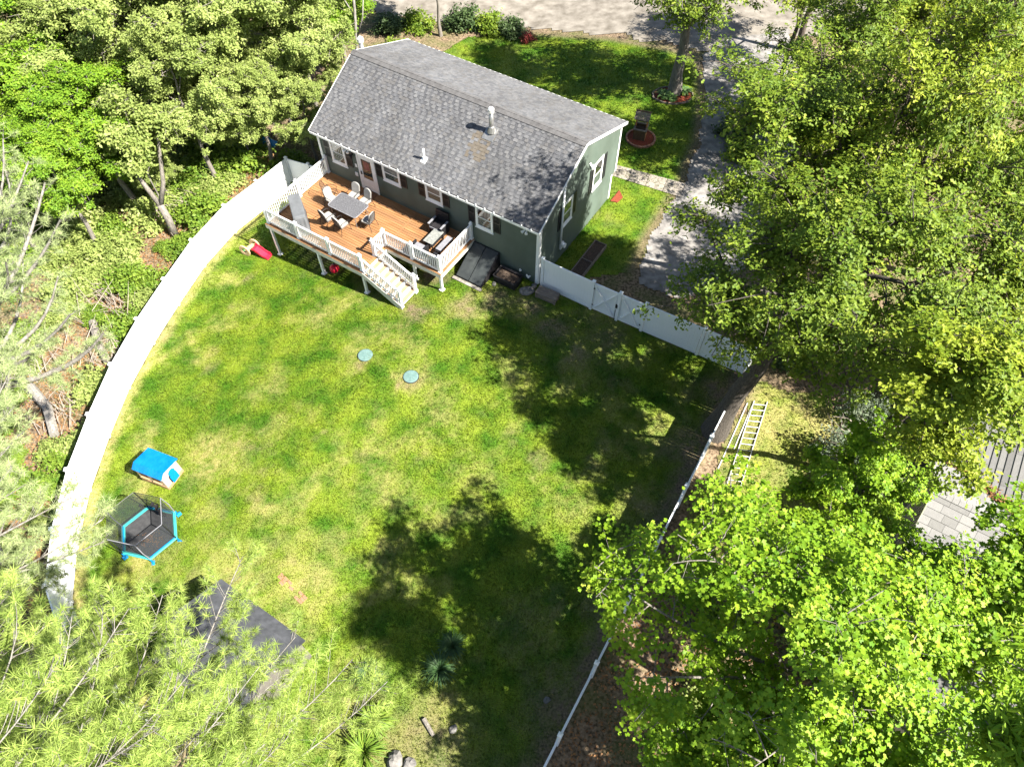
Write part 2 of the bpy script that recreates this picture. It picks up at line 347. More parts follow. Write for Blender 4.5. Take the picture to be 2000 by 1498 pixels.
def np_mesh(name, V, F, mats, mi=None, smooth=False, attrs=None):
    """V (n,3), F (m,k) all faces of k corners"""
    me = bpy.data.meshes.new(name); n, (m, k) = len(V), F.shape
    me.vertices.add(n); me.vertices.foreach_set('co', np.ascontiguousarray(V, np.float32).ravel())
    me.loops.add(m * k); me.loops.foreach_set('vertex_index', np.ascontiguousarray(F, np.int32).ravel())
    me.polygons.add(m); me.polygons.foreach_set('loop_start', np.arange(0, m * k, k, dtype=np.int32))
    for x in (mats if isinstance(mats, (list, tuple)) else [mats]): me.materials.append(x)
    if mi is not None: me.polygons.foreach_set('material_index', np.ascontiguousarray(mi, np.int32))
    if smooth: me.polygons.foreach_set('use_smooth', np.ones(m, bool))
    if attrs:
        for a, val in attrs.items():
            at = me.attributes.new(a, 'FLOAT', 'POINT'); at.data.foreach_set('value', np.ascontiguousarray(val, np.float32))
    me.update(calc_edges=True); return me

# ------------------------------------------------------------------ the ground
LF = [(-12.23, 31.49), (-13.45, 29.62), (-14.72, 27.77), (-15.75, 25.30), (-16.40, 22.75), (-16.95, 20.35), (-17.30, 17.80),
      (-17.32, 15.20), (-17.20, 12.60), (-16.78, 10.10), (-16.15, 7.95), (-14.75, 6.05), (-12.9, 4.6), (-10.8, 3.4)]      # posts of the left fence
FC = (10.25, 17.95)                                                                                                     # corner of the right fence
RFd = np.array([0.98 - 10.25, 2.41 - 17.95]); RFd = RFd / np.hypot(*RFd)
RF = [tuple(np.array(FC) + RFd * 2.44 * i) for i in range(9)]
FF = [(1.42, 23.13), (3.68, 21.72), (4.84, 21.04), (5.92, 20.42), (8.30, 19.07), FC]                                     # front fence with the gates

def sheet(name, poly, m, dz, res, kind='structure', attrs=None, jag=0.0, label=None):
    P = np.array(poly); x0, y0 = P.min(0) - res; x1, y1 = P.max(0) + res
    nx, ny = int((x1 - x0) / res) + 1, int((y1 - y0) / res) + 1
    gx, gy = np.meshgrid(x0 + np.arange(nx + 1) * res, y0 + np.arange(ny + 1) * res)
    cx, cy = (gx[:-1, :-1] + gx[1:, 1:]) / 2, (gy[:-1, :-1] + gy[1:, 1:]) / 2
    if jag:
        wx = (fbm(cx * 1.1, cy * 1.1, 5) - 0.5) * 2 * jag; wy = (fbm(cx * 1.1, cy * 1.1, 9) - 0.5) * 2 * jag
        keep = inpoly(cx + wx, cy + wy, poly)
    else: keep = inpoly(cx, cy, poly)
    idx = np.arange((nx + 1) * (ny + 1)).reshape(ny + 1, nx + 1)
    F = np.stack([idx[:-1, :-1], idx[:-1, 1:], idx[1:, 1:], idx[1:, :-1]], -1)[keep]
    used, inv = np.unique(F, return_inverse=True); F = inv.reshape(F.shape)
    X, Y = gx.ravel()[used], gy.ravel()[used]
    V = np.stack([X, Y, ground_z(X, Y) + dz], -1)
    at = attrs(X, Y) if attrs else None
    o = link(name, np_mesh(name, V, F, m, attrs=at)); o['kind'] = kind
    if label: o['label'] = label
    return o
sheet('ground', [(-110, -60), (110, -60), (110, 150), (-110, 150)], M_floor, -0.03, 1.0)

BACK = [(-12.2, 31.3)] + LF[1:] + [(-9, 1.2), (-4, -1.5), (-2, -3.5)] + [tuple(np.array(FC) + RFd * 21)] + [FC] + FF[::-1][1:] + [hw(0, 0.1)[:2], hw(13, 0.1)[:2]]
FRONT = [(1.7, 23.3), (6.0, 24.1), (6.68, 25.84), (8.3, 28.8), (9.2, 30.2), (9.73, 32.1), (10.55, 33.9), (11.4, 37.7), (11.9, 42.4),
         (6.4, 45.4), (1.2, 46.9), (-3.0, 46.4), (-5.2, 44.0), (-5.6, 38.0), hw(13, 7.3)[:2], hw(0, 7.3)[:2], hw(0, 0.2)[:2]]
SIDE = [(10.6, 17.6), (13.2, 17.0), (14.6, 14.5), (14.2, 11.0), (11.0, 8.2), (5.2, 8.5)]
DRY = [(-12.4, 14.0, 1.5, .95), (-6.75, 18.9, .85, 1), (-4.45, 17.7, .75, 1), (-9.7, 11.4, .6, .8), (-14.2, 19.4, .6, .8), (-15.0, 20.6, .5, .7), (-9.2, 21.6, .9, .7),
       (-8.3, 22.4, .5, .7), (-14.4, 24.4, .7, .8), (-13.0, 22.4, .8, .5), (-3.3, 16.6, .9, .6), (-10.4, 8.6, 2.0, .85), (-7.6, 8.6, 1.5, .9), (-14.0, 9.2, 1.2, .75),
       (-15.2, 12.6, .8, .9), (-15.6, 15.0, .7, .85), (-16.4, 19.5, .5, .8), (-16.8, 16.5, .4, .9), (-1.5, 13.2, 1.2, .45), (-11.0, 17.5, 1.0, .5), (-5.0, 12.5, 1.3, .5), (-8.5, 6.8, 1.2, .8),
       (2.5, 11.5, .9, .55), (4.9, 12.0, .8, .7), (-12.0, 11.5, .7, .6), (5.8, 14.6, 1.2, .5)]
SOILP = [(-4.6, 21.6, .75, .9), (-2.2, 21.7, .9, .75), (-2.7, 3.0, 2.2, .6), (-5.3, 4.6, 1.1, .8), (1.6, 4.4, 1.4, .9), (3.6, 7.8, 1.1, .8), (5.6, 11.2, 1.0, .8), (7.4, 14.3, 1.2, .9),
         (9.0, 17.0, 1.2, .9), (2.0, 20.6, 1.1, .8), (4.3, 20.1, 1.0, .75), (0.6, 21.9, 1.0, .7), (-0.8, 22.3, .9, .8), (3.1, 18.9, 1.0, .6), (-6.75, 18.8, .42, .8), (-4.45, 17.65, .38, .7), (-13.4, 24.4, .35, .7),
         (4.0, 28.3, .6, .8), (6.6, 24.6, .7, .8), (-6.5, 24.8, 1.5, .8), (-9.2, 26.2, 1.6, .8), (-4.0, 23.8, 1.0, .9), (-1.6, 1.2, 2.4, .6), (0.5, 7.0, .8, .4)]
def cover(X, Y, extra_dry=0.0):
    jx = X + (fbm(X * 1.6, Y * 1.6, 31) - .5) * 1.3; jy = Y + (fbm(X * 1.6, Y * 1.6, 37) - .5) * 1.3
    dry = np.clip((fbm(X * .7, Y * .7, 3, 5) - .53) * 2.0, 0, .28) + extra_dry
    for (x, y, r, a) in DRY: dry = np.maximum(dry, .6 * a * np.clip(1.3 - np.hypot(jx - x, jy - y) / r, 0, 1))
    soil = np.clip((fbm(X * .8, Y * .8, 71, 4) - .66) * 2.5, 0, .3)
    for (x, y, r, a) in SOILP: soil = np.maximum(soil, .8 * a * np.clip(1.3 - np.hypot(jx - x, jy - y) / r, 0, 1))
    # worn strips beside the two straight fences and the left one
    d = np.abs((X - FC[0]) * RFd[1] - (Y - FC[1]) * RFd[0]); soil = np.maximum(soil, .8 * np.clip(1.5 - d / .7, 0, 1) * (X < 11))
    dl = np.full(X.shape, 9.)
    for (a, b) in zip(LF[:-1], LF[1:]):
        a, b = np.array(a), np.array(b); ab = b - a; tt = np.clip(((X - a[0]) * ab[0] + (Y - a[1]) * ab[1]) / (ab @ ab), 0, 1)
        dl = np.minimum(dl, np.hypot(X - a[0] - tt * ab[0], Y - a[1] - tt * ab[1]))
    dry = np.maximum(dry, .8 * np.clip(1.4 - dl / .45, 0, 1))
    br = .5 * fbm(X * 2.4, Y * 2.4, 51, 4) + .5 * fbm(X * 7, Y * 7, 57, 2)
    dry = np.clip((dry * 1.15 + (br - .5) * 2.6 * (.22 + dry)) , 0, 1); soil = np.clip(soil * 1.1 + (br - .5) * 1.8 * soil, 0, 1)
    return dict(dry=dry, soil=soil)
def cover_front(X, Y):
    c = cover(X, Y); c['dry'] *= .35; c['soil'] *= .6
    d = np.full(X.shape, 9.)
    for (a, b) in zip(FRONT[1:10], FRONT[2:11]):
        a, b = np.array(a), np.array(b); ab = b - a; tt = np.clip(((X - a[0]) * ab[0] + (Y - a[1]) * ab[1]) / (ab @ ab), 0, 1)
        d = np.minimum(d, np.hypot(X - a[0] - tt * ab[0], Y - a[1] - tt * ab[1]))
    c['soil'] = np.maximum(c['soil'], .85 * np.clip(1.4 - d / .5, 0, 1)); return c
def cover_side(X, Y): return cover(X, Y, .45)
lawns = [('back_lawn', BACK, cover, .0), ('front_lawn', FRONT, cover_front, .12), ('side_lawn', SIDE, cover_side, .5)]
for nm, poly, cf, jag in lawns: sheet(nm, poly, M_lawn, 0.004, 0.14, attrs=cf, jag=jag)
def blades(name, poly, cf, n, hmin, hmax, label):
    P = np.array(poly); lo, hi = P.min(0), P.max(0)
    X = nr.uniform(lo[0], hi[0], n * 3); Y = nr.uniform(lo[1], hi[1], n * 3); k = inpoly(X, Y, poly); X, Y = X[k][:n], Y[k][:n]
    c = cf(X, Y); k = nr.random(len(X)) > np.maximum(c['soil'] * .95, c['dry'] * .35); X, Y = X[k], Y[k]; dry, soil = c['dry'][k], c['soil'][k] * .6
    n = len(X); a = nr.uniform(0, 2 * np.pi, n); h = nr.uniform(hmin, hmax, n) * (.65 + .7 * fbm(X * .9, Y * .9, 91)) * (1 - .4 * dry); wd = nr.uniform(.010, .022, n)
    ln = nr.uniform(.2, 1.1, n) * h; b = nr.uniform(0, 2 * np.pi, n); Z = ground_z(X, Y)
    V = np.empty((n, 3, 3)); V[:, 0] = np.stack([X - np.cos(a) * wd, Y - np.sin(a) * wd, Z], -1); V[:, 1] = np.stack([X + np.cos(a) * wd, Y + np.sin(a) * wd, Z], -1)
    V[:, 2] = np.stack([X + np.cos(b) * ln, Y + np.sin(b) * ln, Z + h], -1)
    me = np_mesh(name, V.reshape(-1, 3), np.arange(n * 3).reshape(n, 3), M_blade, attrs=dict(dry=np.repeat(dry, 3), soil=np.repeat(soil, 3)))
    o = link(name, me); tag(o, label, 'grass', kind='stuff')
blades('grass', BACK, cover, 330000, .04, .10, 'short mottled grass of the fenced back yard')
blades('grass', FRONT, cover_front, 70000, .05, .11, 'green grass round the front of the house')
blades('grass', SIDE, cover_side, 22000, .05, .12, 'dry yellow grass round the ladder')
sheet('road', [(-60, 52), (-12.5, 50.2), (-7, 48.8), (-2, 47.9), (1.6, 47.4), (6.6, 45.9), (12.2, 43.0), (18.2, 45.0), (26, 44.0), (60, 42), (70, 58), (0, 62), (-60, 66)], M_road, 0.004, 0.35, jag=.5)
sheet('driveway', [(6.15, 23.2), (6.7, 25.84), (8.34, 28.84), (9.25, 30.24), (9.85, 32.13), (10.65, 33.9), (11.5, 37.72), (12.1, 42.6), (14, 44.6), (18.2, 45.6), (17.6, 38.8), (16.0, 33.5),
                   (14.6, 30.2), (13.3, 27.2), (11.6, 24.6), (9.6, 22.9), (7.6, 22.4)], M_drive, 0.008, 0.12, jag=.25)
pth = MB(); pp = [(5.60, 32.02), (9.35, 30.45), (8.88, 29.42), (5.40, 31.1)]
pa, pb, pc, pd = [np.array(q) for q in pp]
path = obj('path', MB().prism([(0, 0)] * 0 or [(q[0], q[1]) for q in pp][::-1], lambda u, v: (u, v, -.05), lambda u, v: (u, v, .012)), M_soil); path['kind'] = 'structure'
for i in range(4):
    f0, f1 = i / 4 + .004, (i + 1) / 4 - .004; q = [pa + (pb - pa) * f0, pa + (pb - pa) * f1, pd + (pc - pd) * f1, pd + (pc - pd) * f0]
    obj('path_slab', MB().prism([tuple(z) for z in q][::-1], lambda u, v: (u, v, -.04), lambda u, v: (u, v, .035)), M_path, path)

# ------------------------------------------------------------------ the house (local frame: x = -s, y = t, z)
HR = -YAW
house = thing('house', 'green clapboard house with grey shingle roof and black shutters', 'house', (HO[0], HO[1], 0), HR)
def hp(s, t, z): return (-s, t, z)
OV, Z1, Z2, Z3, TR, TF, JET = .30, 3.68, 5.80, 4.30, 3.67, 7.92, 1.55
SR = (Z2 - Z1) / (TR + OV); SF = (Z2 - Z3) / (TF - TR)
TH = .17
def under(t): return (Z1 + (t + OV) * SR if t < TR else Z2 - (t - TR) * SF) - TH
prof = [(0, -1.35), (HD, -1.35), (HD, JET), (HD + .4, JET), (HD + .4, under(HD + .4)), (TR, under(TR)), (0, under(0))]
obj('wall', MB().prism(prof, lambda t, z: hp(HL, t, z), lambda t, z: hp(0, t, z)), M_side, house)
# clapboards
OPEN_R = [(11.22, 12.31, 2.0, 3.4), (9.36, 10.54, 1.1, 3.26), (7.78, 9.0, 2.3, 3.4), (5.28, 6.38, 2.3, 3.4), (2.42, 3.52, 2.0, 3.4)]
sb = MB(); ex = .115; z = -1.3
while z < under(0) - .03:
    h = min(ex, under(0) - z - .004)
    sb.add([hp(s, t, zz) for s in (HL + .006, -.006) for t, zz in ((0.002, z + h), (-.006, z + h), (-.036, z), (.002, z))],
           [(0, 1, 2, 3), (7, 6, 5, 4), (0, 4, 5, 1), (1, 5, 6, 2), (2, 6, 7, 3)]); z += ex
tag(obj('siding', sb, M_side, house), kind='stuff')
for s0, sg in ((0, 1), (HL, -1)):
    sb = MB(); z = -.3 if sg > 0 else -1.3
    while z < Z2 - TH - .1:
        h = ex; zz1 = z + h
        ta = 0.0 if zz1 < under(0) else TR - (Z2 - TH - zz1) / SR
        tb = (HD if z < JET - .02 else HD + .4) if zz1 < under(HD + .4) else TR + (Z2 - TH - zz1) / SF
        if tb - ta > .1:
            xs = lambda d: hp(s0 - sg * d, 0, 0)[0]
            sb.add([(xs(d), t, zz) for t in (ta, tb) for d, zz in ((-.002, zz1), (.006, zz1), (.036, z), (-.002, z))],
                   [(0, 1, 2, 3), (7, 6, 5, 4), (0, 4, 5, 1), (1, 5, 6, 2), (2, 6, 7, 3)])
        z += ex
    tag(obj('siding', sb, M_side, house), kind='stuff')
# corner boards, fascia, rake boards, jetty trim
for s, t, z0, z1, m in ((.0, .0, -.05, under(0), M_white), (HL, 0, -1.2, under(0), M_white), (0, HD, -.05, JET - .01, M_white), (0, HD + .4, JET - .02, under(HD + .4), M_white)):
    sg = 1 if s == 0 else -1
    b = MB(); b.box((-s + sg * .02, t + (.05 if t == 0 else -.05), (z0 + z1) / 2), (.05, .15, z1 - z0)); b.box((-s - sg * .052, t + (-.02 if t == 0 else .02), (z0 + z1) / 2), (.14, .05, z1 - z0))
    obj('corner_board', b, m, house)
b = MB(); b.box((-HL / 2, -OV + .01, Z1 - .12), (HL + .3, .03, .15)); obj('fascia_board', b, M_white, house)
b = MB(); b.box((-HL / 2, -OV / 2, Z1 - .185), (HL + .28, OV - .01, .015)); obj('soffit', b, M_white, house)
b = MB(); b.box((-HL / 2, TF + .012, Z3 - .06), (HL + .34, .035, .12)); obj('front_gutter', b, M_white, house)
for s in (-.155, HL + .155):
    b = MB(); b.beam(hp(s, -OV - .01, Z1 - .06), hp(s, TR, Z2 - .06), .03, .13); b.beam(hp(s, TR, Z2 - .06), hp(s, TF + .02, Z3 - .06), .03, .13); obj('rake_board', b, M_white, house)
# roof deck + shingles
roof = obj('roof', MB().prism([(-OV, Z1), (TR, Z2), (TF, Z3), (TF, Z3 - TH), (TR, Z2 - TH), (-OV, Z1 - TH)][::-1], lambda t, z: hp(HL + .15, t, z - .012), lambda t, z: hp(-.15, t, z - .012)), SH[1], house)
shp = []
def shingle_geo(wd, lg, th):
    """one asphalt tab: x along the course, y up the slope, butt end thick"""
    v = [(0, 0, 0), (wd, 0, 0), (wd, 0, th), (0, 0, th), (0, lg, 0), (wd, lg, 0), (wd, lg, .003), (0, lg, .003)]
    return v, [(3, 2, 6, 7), (0, 1, 2, 3)[::-1], (1, 5, 6, 2), (4, 0, 3, 7)]
tabs = []
def lay(rear):
    t0, t1, z0, z1 = (-OV, TR, Z1, Z2) if rear else (TF, TR, Z3, Z2)
    ln = math.hypot(t1 - t0, z1 - z0); n = int(ln / .165); e = ln / n; uy, uz = (t1 - t0) / ln, (z1 - z0) / ln
    for i in range(n):
        s = HL + .15 - rng.uniform(0, .3); first = True
        s = HL + .15
        off = rng.uniform(.08, .28); odd = False
        while s > -.149:
            odd = not odd; wd = off if first else (rng.uniform(.12, .17) if odd else rng.uniform(.15, .23)); first = False
            wd = min(wd, s + .15); 
            if s - wd + .15 < .05: wd = s + .15
            tabs.append((rear, s, t0 + uy * e * i, z0 + uz * e * i, wd - .006, e + .03, rng.choice([.008, .010]) if odd else rng.choice([.020, .026]), uy, uz, odd)); s -= wd
lay(True); lay(False)
order = sorted(range(len(tabs)), key=lambda i: (not tabs[i][0], tabs[i][2]))
near = set(order[:300]); fld = MB()
for i, (rear, s, t, z, wd, lg, th, uy, uz, odd) in enumerate(tabs):
    v, f = shingle_geo(wd, lg, th); k = rng.choices(range(6), [6, 3, 1, 0, 0, 1] if odd else [0, 1, 3, 4, 2, 3])[0]
    if rear and abs(s - 4.55) < .5 and 1.2 < t < 2.35 and rng.random() < .75: m = M_rust
    else: m = SH[k]
    if not rear: k = rng.choice([1, 2, 3, 3, 4, 5]); m = SH[k]
    nz_, ny_ = abs(uy), (-uz if uy > 0 else uz)
    vv = [(-s + x, t + uy * y + ny_ * q, z + uz * y + nz_ * q) for x, y, q in v]
    f2 = f if rear else [g[::-1] for g in f]
    if i in near:
        me = MB().add(vv, f2).mesh('shingle', m); link('shingle', me, roof)
    else: fld.add(vv, f2, SH.index(m) if m in SH else 6)
tag(link('shingles', fld.mesh('shingles', SH + [M_rust]), roof), kind='stuff')
cs = -.15
while cs < HL + .1:
    wd = min(.32, HL + .15 - cs); b = MB()
    b.beam(hp(cs, TR - .001, Z2 + .035), hp(cs + wd - .006, TR - .001, Z2 + .05), .03, .02)
    for sg, sl in ((-1, SR), (1, SF)):
        a0 = (TR, Z2 + .045); a1 = (TR + sg * .20, Z2 + .045 - .20 * sl)
        b.prism([(a0[0], a0[1]), (a1[0], a1[1]), (a1[0], a1[1] - .055), (a0[0], a0[1] - .055)][::sg], lambda t, z: hp(cs + wd - .008, t, z), lambda t, z: hp(cs, t, z))
    obj('ridge_cap', b, M_cap, roof); cs += .32
# metal flue with flashing and storm collar, white vent pipe
zc = Z1 + (2.66 + OV) * SR
fl = obj('flue_pipe', MB().lathe([(.105, -.1), (.105, 1.02)], hp(4.26, 2.66, zc), 14), M_metal, house, smooth=True)
obj('flue_cap', MB().lathe([(.13, 1.0), (.145, 1.06), (.145, 1.2), (.10, 1.25)], hp(4.26, 2.66, zc), 14), M_alu, fl)
obj('storm_collar', MB().lathe([(.22, .02), (.14, .28), (.11, .32)], hp(4.26, 2.66, zc), 14), M_metal, fl)
b = MB(); b.beam(hp(4.26, 2.25, zc - .41 * SR + .035), hp(4.26, 2.9, zc + .24 * SR + .035), .6, .012); obj('flashing', b, M_metal, fl)
zc = Z1 + (.53 + OV) * SR
vp = obj('vent_pipe', MB().lathe([(.05, -.1), (.05, .6)], hp(6.64, .53, zc), 10), M_white, house, smooth=True)
b = MB(); b.beam(hp(6.64, .36, zc - .17 * SR + .03), hp(6.64, .64, zc + .11 * SR + .03), .28, .012); b.lathe([(.1, 0), (.06, .14)], hp(6.64, .53, zc), 10); obj('boot', b, M_white, vp)
fp = obj('flue_pipe', MB().lathe([(.12, 0), (.12, 6.75)], hp(13.42, 4.6, -1.0), 12), M_metal, house, smooth=True)
obj('flue_cap', MB().lathe([(.17, 6.72), (.17, 6.9), (.05, 7.0)], hp(13.42, 4.6, -1.0), 12), M_alu, fp)
# windows
def window(pos, face, wd, z0, z1, shut=True, sz=None, blind=False, grille=False, sw=.38, dw=None):
    """face 'r': rear wall at s=pos (centre); face 'g': gable wall at t=pos"""
    def W(a, out, z): return hp(pos - a, -out, z) if face == 'r' else (out, pos + a, z)
    def bar(b, a0, a1, q0, q1, o0, o1, mi=0):
        p = [W(a, o, q) for q in (q0, q1) for o in (o0, o1) for a in (a0, a1)]
        b.add(p, [(0, 2, 3, 1), (4, 5, 7, 6), (0, 1, 5, 4), (2, 6, 7, 3), (0, 4, 6, 2), (1, 3, 7, 5)], mi)
    h = wd / 2; fw = .085; zm = (z0 + z1) / 2
    fr = MB()
    for a0, a1, q0, q1 in ((-h, h, z0 - .03, z0 + fw), (-h, h, z1 - fw, z1), (-h, -h + fw, z0 + fw, z1 - fw), (h - fw, h, z0 + fw, z1 - fw)): bar(fr, a0, a1, q0, q1, .0, .06)
    bar(fr, -h - .03, h + .03, z0 - .07, z0 - .03, .0, .085)
    f = obj('window', fr, M_white, house)
    for q0, q1, o in ((z0 + fw, zm + .02, .032), (zm - .02, z1 - fw, .046)):
        sm = MB(); i = .04
        for a0, a1, p0, p1 in ((-h + fw, h - fw, q0, q0 + i), (-h + fw, h - fw, q1 - i, q1), (-h + fw, -h + fw + i, q0 + i, q1 - i), (h - fw - i, h - fw, q0 + i, q1 - i)): bar(sm, a0, a1, p0, p1, o - .014, o + .01)
        obj('sash', sm, M_white, f)
        pn = MB(); bar(pn, -h + fw + i, h - fw - i, q0 + i, q1 - i, o - .022, o - .008); obj('pane', pn, M_glass, f)
    if blind:
        bl = MB()
        for k in range(7):
            q = z1 - fw - .06 - k * .05; bar(bl, -h + fw + .03, h - fw - .03, q - .018, q, .034, .042)
        obj('blind', bl, M_blind, f)
    if shut:
        s0, s1 = sz or (z0 + .03, z1)
        for sg in (-1, 1):
            a = sg * (h + .035 + sw / 2); sh = MB()
            for a0, a1, q0, q1 in ((a - sw / 2, a - sw / 2 + .05, s0, s1), (a + sw / 2 - .05, a + sw / 2, s0, s1), (a - sw / 2 + .05, a + sw / 2 - .05, s0, s0 + .07), (a - sw / 2 + .05, a + sw / 2 - .05, s1 - .07, s1), (a - sw / 2 + .05, a + sw / 2 - .05, (s0 + s1) / 2 - .04, (s0 + s1) / 2 + .04)):
                bar(sh, a0, a1, q0, q1, .02, .06)
            q = s0 + .09; bar(sh, a - sw / 2 + .02, a + sw / 2 - .02, s0 + .02, s1 - .02, .012, .03)
            while q < s1 - .1:
                if abs(q + .02 - (s0 + s1) / 2) > .06: bar(sh, a - sw / 2 + .05, a + sw / 2 - .05, q, q + .022, .03, .05)
                q += .05
            obj('shutter', sh, M_black, house)
    return f
window(11.765, 'r', .96, 2.05, 3.36, sz=(2.2, 3.36), grille=True)
window(8.38, 'r', 1.06, 2.37, 3.36, sz=(2.42, 3.36), blind=True, sw=.37)
window(5.83, 'r', .98, 2.37, 3.36, sz=(2.42, 3.36), blind=True)
window(2.965, 'r', .96, 2.08, 3.36, sz=(2.2, 3.36))
window(5.39, 'g', .95, 2.14, 3.72, sz=(2.14, 3.62), sw=.34)
window(2.45, 'g', .95, 2.06, 3.42, sz=(2.1, 3.4), sw=.32)
# back door
dr = MB(); Sd = 9.95; Zd = 1.13
for a0, a1, q0, q1, d in ((-.56, -.46, 0, 2.14, .07), (.46, .56, 0, 2.14, .07), (-.46, .46, 2.06, 2.14, .07)): dr.box(hp(Sd - (a0 + a1) / 2, -d / 2, Zd + (q0 + q1) / 2), (a1 - a0, d, q1 - q0))
df = obj('door_frame', dr, M_white, house)
b = MB()
for a0, a1, q0, q1 in ((-.45, -.31, .03, 2.05), (.31, .45, .03, 2.05), (-.31, .31, .03, .72), (-.31, .31, 1.9, 2.05)): b.box(hp(Sd - (a0 + a1) / 2, -.03, Zd + (q0 + q1) / 2), (a1 - a0, .045, q1 - q0))
for q in (.18, .42): b.box(hp(Sd, -.056, Zd + q + .08), (.46, .012, .17))
door = obj('door', b, M_white, house)
obj('glass', MB().box(hp(Sd, -.022, Zd + 1.31), (.62, .02, 1.18)), M_glass, door)
obj('wreath', MB().box(hp(Sd, -.038, Zd + 1.55), (.36, .012, .5)).box(hp(Sd, -.046, Zd + 1.55), (.2, .01, .34)), mat('faded red panel', (0.20, 0.05, 0.04), (0.32, 0.14, 0.11), scale=14), door)
b = MB(); b.box(hp(Sd + .4, -.075, Zd + 1.02), (.04, .05, .18)); b.tube([hp(Sd + .4, -.1, Zd + 1.0), hp(Sd + .3, -.1, Zd + 1.0)], .014); obj('handle', b, M_dark, door)
b = MB(); b.box(hp(10.78, -.05, 3.12), (.12, .07, .16)); b.lathe([(.07, 0), (.09, .16), (.03, .22)], hp(10.78, -.15, 2.9), 8); obj('wall_lantern', b, M_dark, house)
obj('doorbell', MB().box(hp(10.66, -.03, 2.42), (.12, .03, .2)), M_white, house)
b = MB(); b.box(hp(10.74, -.035, 1.86), (.16, .05, .22)); b.box(hp(10.74, -.065, 1.86), (.1, .02, .1)); obj('outlet_box', b, M_white, house)
# floodlights
def flood(p, yaw):
    b = MB(); b.box(p, (.1, .06, .1), yaw); q = Vector(p)
    for a in (-.5, .5):
        d = Vector((math.sin(yaw + a), -math.cos(yaw + a), -.35)).normalized(); c0 = q + d * .06
        b.tube([c0, c0 + d * .08, c0 + d * .2, c0 + d * .22], [.02, .045, .075, .07], 8)
    obj('floodlight', b, M_white, house)
flood(hp(.66, -.05, 3.3), 0); flood((.05, 4.42, 4.1), R(90)); flood(hp(10.95, -.05, 3.34), 0)
# party lights along the eave
b = MB(); b.tube([hp(HL + .1 - i * .25, -OV - .035, Z1 - .05 + (.012 if i % 2 else 0)) for i in range(int(HL / .25) + 2)], .014, 4)
sl = obj('light_string', b, M_white, house)
for i in range(26):
    link('bulb', bpy.data.meshes.get('bulb') or MB().lathe([(.012, -.02), (.034, .015), (.03, .05), (.012, .09)], n=7).mesh('bulb', M_white, True), sl, hp(.25 + i * .49, -OV - .055, Z1 + .0))
# service mast + meter on the gable
b = MB(); b.tube([(.13, 1.86, 1.25), (.13, 1.86, 4.66)], .055, 8); mast = obj('conduit', b, M_vinyl, house, smooth=True)
obj('weatherhead', MB().lathe([(.06, 0), (.085, .03), (.085, .12), (.03, .19)], (.13, 1.86, 4.64), 8), M_vinyl, mast)
b = MB(); b.tube([(.13, 1.86, 1.28), (.14, 1.95, 1.12), (.17, 2.08, 1.02)], .06, 8); obj('elbow', b, M_vinyl, mast)
b = MB(); b.box((.06, 2.1, .86), (.1, .3, .34)); b.tube([(.11, 2.1, .93), (.27, 2.1, .93)], [.13, .13], 12); obj('meter', b, M_white, house)
# bulkhead and vent stubs
bp = [(0, -.4), (-1.72, -.4), (-1.72, .08), (-.1, 1.0), (0, 1.0)]
bk = obj('bulkhead', MB().prism(bp, lambda t, z: hp(3.62, t, z), lambda t, z: hp(2.12, t, z)), M_plastic_k, house)
for s0, s1 in ((2.17, 2.85), (2.89, 3.57)):
    b = MB(); b.beam(hp((s0 + s1) / 2, -1.7, .115), hp((s0 + s1) / 2, -.12, 1.02), s1 - s0, .04); obj('bulkhead_door', b, M_cell, bk)
b = MB(); b.box(hp(2.87, -1.83, -.1), (1.66, .18, .3)); obj('bulkhead_sill', b, mat('old concrete', (.14, .125, .11), (.28, .26, .23), rough=.9, scale=6), bk)
for s, t, h in ((.92, -.12, .62), (.55, -.1, .42), (.42, -.2, .5)):
    b = MB(); b.tube([hp(s, 0.02, h - .16), hp(s, t + .02, h - .15), hp(s, t, h - .1), hp(s, t, h)], .04, 7); obj('vent_stub', b, M_white, house)

# ------------------------------------------------------------------ the deck
Zk = 1.124
deck = thing('deck', 'raised cedar deck with white baluster railing behind the house', 'deck', (HO[0], HO[1], 0), HR)
bw, gp = .142, .017
t = -.03; i = 0
while t > -4.70:
    t1 = t - bw
    if t1 < -4.58 - .0: break
    for s0, s1 in (((7.06, 12.74), (3.76, 6.90)) if t1 > -2.70 else ((6.94, 12.74),)):
        link('deck_board', MB().box(hp((s0 + s1) / 2, t - bw / 2, Zk - .014), (s1 - s0, bw - gp, .028)).mesh('deck_board', rng.choice([M_deck, M_deck, M_deckd])), deck)
    t -= bw; i += 1
tend = t
for s0, s1, t0, t1 in ((12.74, 12.90, -.03, -4.72), (3.58, 3.75, -.03, -2.85), (6.905, 7.055, -.03, -2.69)):
    link('deck_board', MB().box(hp((s0 + s1) / 2, (t0 + t1) / 2, Zk - .013), (s1 - s0 - gp, t0 - t1, .028)).mesh('deck_board', M_deckd), deck)
for s0, s1, tc in ((6.79, 12.735, -4.64), (3.76, 6.9, -2.765)):
    link('deck_board', MB().box(hp((s0 + s1) / 2, tc, Zk - .0125), (s1 - s0, .15, .028)).mesh('deck_board', M_deck), deck)
link('deck_board', MB().box(hp(6.86, -3.72, Zk - .012), (.15, 1.66, .028)).mesh('deck_board', M_deck), deck)
for s0, s1, t0, t1 in ((6.78, 12.9, -4.70, -4.70), (12.88, 12.88, -.05, -4.68), (3.60, 6.76, -2.82, -2.82), (3.60, 3.60, -.05, -2.8), (6.80, 6.80, -2.86, -4.66)):
    b = MB(); b.beam(hp(s0, t0, Zk - .15), hp(s1, t1, Zk - .15), .038, .235); obj('skirt_board', b, M_fascia, deck)
